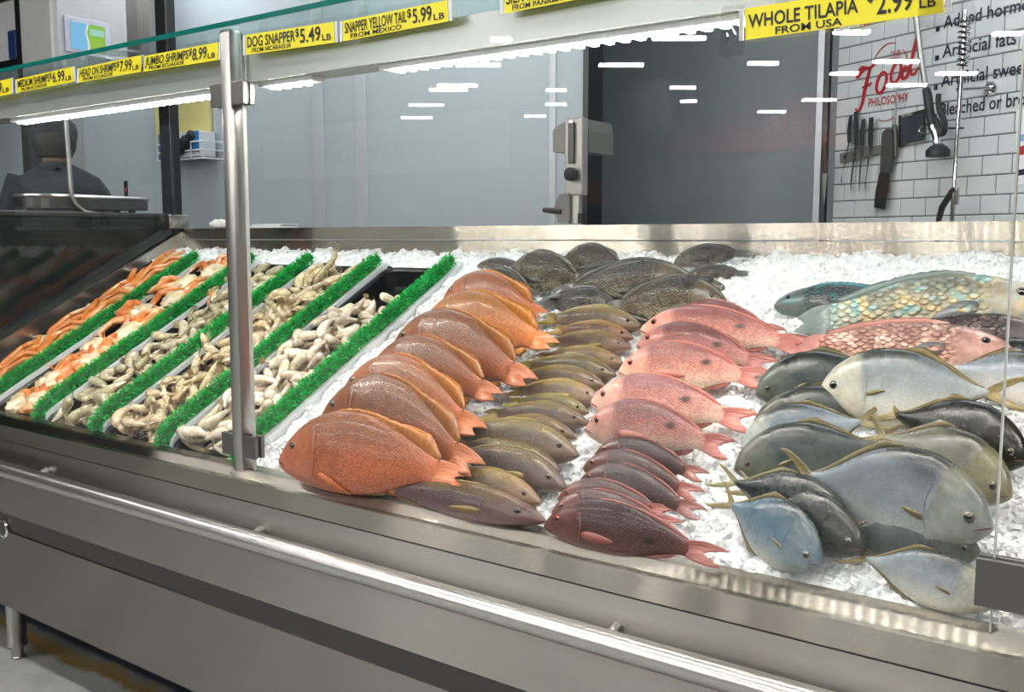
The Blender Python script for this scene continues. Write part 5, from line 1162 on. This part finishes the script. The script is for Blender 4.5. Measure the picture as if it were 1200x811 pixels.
# ================================================================== PERSON BEHIND THE END GLASS
base = CAMP + ray(70, 278) * (5.5/F); PX, PY = base[0], base[1]; PZ = .60
ff = np.array([base[0], base[1], 0]); ff /= np.linalg.norm(ff); rr_ = np.array([ff[1], -ff[0], 0])
st = empty('work_platform', (PX, PY, 0), 'dark raised work platform under the standing person', 'platform')
MB().box((PX-.40, PY-.42, PZ-.05), (PX+.22, PY+.35, PZ), .006).build('deck', M['steel_dark'], st)
for dx in (-.36, .18):
    for dy in (-.38, .31): MB().box((PX+dx-.02, PY+dy-.02, 0), (PX+dx+.02, PY+dy+.02, PZ-.05)).build('leg', M['black'], st)
J = []; E_ = []; RD = []
def j(f_, r_, z_, rad, par=None):
    J.append(np.array([PX, PY, PZ+z_]) + ff*f_ + rr_*r_); RD.append(rad if isinstance(rad, tuple) else (rad, rad)); i = len(J)-1
    if par is not None: E_.append((par, i))
    return i
pel = j(0,0,.94,(.165,.135)); wst = j(0,0,1.08,(.16,.13),pel); chs = j(0,0,1.28,(.19,.14),wst); upc = j(0,0,1.41,(.17,.12),chs); nk = j(.01,0,1.51,.06,upc); hb_ = j(.02,0,1.58,(.075,.085),nk); hc = j(.025,0,1.66,(.082,.098),hb_); ht = j(.02,0,1.72,(.06,.075),hc)
j(.135,0,1.625,.016,hc); j(.01,.092,1.635,.018,hc); j(.01,-.092,1.635,.018,hc)
for sg in (-1, 1):
    sh = j(0,sg*.20,1.40,.085,upc); el = j(.02,sg*.285,1.14,.062,sh); wr = j(.20,sg*.24,.98,.036,el); pm = j(.27,sg*.225,.95,(.042,.026),wr)
    for q, (sr, ln) in enumerate(((-.03,.06),(-.01,.075),(.01,.07),(.03,.055))):
        a = j(.31,sg*.225+sr,.945,.010,pm); b = j(.31+ln*.6,sg*.225+sr,.925,.009,a); j(.31+ln,sg*.225+sr,.90,.008,b)
    a = j(.25,sg*.225-sg*.05,.945,.012,pm); j(.29,sg*.225-sg*.07,.935,.010,a)
    hp_ = j(0,sg*.10,.86,.095,pel); kn = j(.02,sg*.11,.50,.062,hp_); an = j(-.01,sg*.12,.10,.045,kn); hl = j(.0,sg*.12,.045,.045,an); j(.15,sg*.13,.035,.036,hl)
me = bpy.data.meshes.new('person'); me.from_pydata([tuple(q) for q in J], E_, []); me.update()
pm_ = NT('dark_work_clothes'); sp = pm_.n('ShaderNodeSeparateXYZ'); pm_.l(pm_.coord('Object'), sp.inputs[0]); nz = pm_.noise(pm_.coord('Object'), 30., 3)
colp = pm_.mix(pm_.ramp(pm_.math('SUBTRACT', sp.outputs[2], PZ+1.0), [(.525, (0,0,0)), (.535, (1,1,1))]), pm_.mix(nz, (.016,.019,.024), (.030,.035,.042)), (.28,.16,.11))
person = bpy.data.objects.new('person', me); COL.objects.link(person); me.materials.append(pm_.principled(colp, .8))
tag(person, 'person in dark jacket and cap standing beyond the end glass, seen from behind', 'person')
sk_ = person.modifiers.new('skin', 'SKIN'); sk_.use_smooth_shade = True
for i, v in enumerate(me.skin_vertices[0].data): v.radius = RD[i]; v.use_root = (i == 0)
sb_ = person.modifiers.new('smooth', 'SUBSURF'); sb_.levels = 1; sb_.render_levels = 1
hc3 = np.array([PX, PY, PZ+1.665]) + ff*.022
cap = MB().lathe([(.118,-.005),(.122,.03),(.112,.075),(.075,.108),(.02,.120)], tuple(hc3), 20).build('cap', plain('dark_cap', (.014,.016,.02), .8), person, True)
v0 = hc3 + ff*.10; MB().hexa([v0-rr_*.075+(0,0,.0), v0+rr_*.075, v0+ff*.085+rr_*.05-(0,0,.018), v0+ff*.085-rr_*.05-(0,0,.018)], [v0-rr_*.075+(0,0,.012), v0+rr_*.075+(0,0,.012), v0+ff*.085+rr_*.05-(0,0,.010), v0+ff*.085-rr_*.05-(0,0,.010)]).build('brim', plain('dark_brim', (.012,.013,.016), .8), cap)
MB().lathe([(.085,-.115),(.108,-.07),(.116,-.01),(.10,.02)], tuple(hc3-ff*.018), 18).build('hair', plain('dark_hair', (.012,.010,.009), .6), person, True)
MB().tube([np.array([PX,PY,PZ+1.49])-rr_*.075-ff*.03, np.array([PX,PY,PZ+1.50])-ff*.085, np.array([PX,PY,PZ+1.49])+rr_*.075-ff*.03, np.array([PX,PY,PZ+1.46])+ff*.07], .026, 8).build('collar', plain('dark_collar', (.018,.02,.026), .8), person, True)
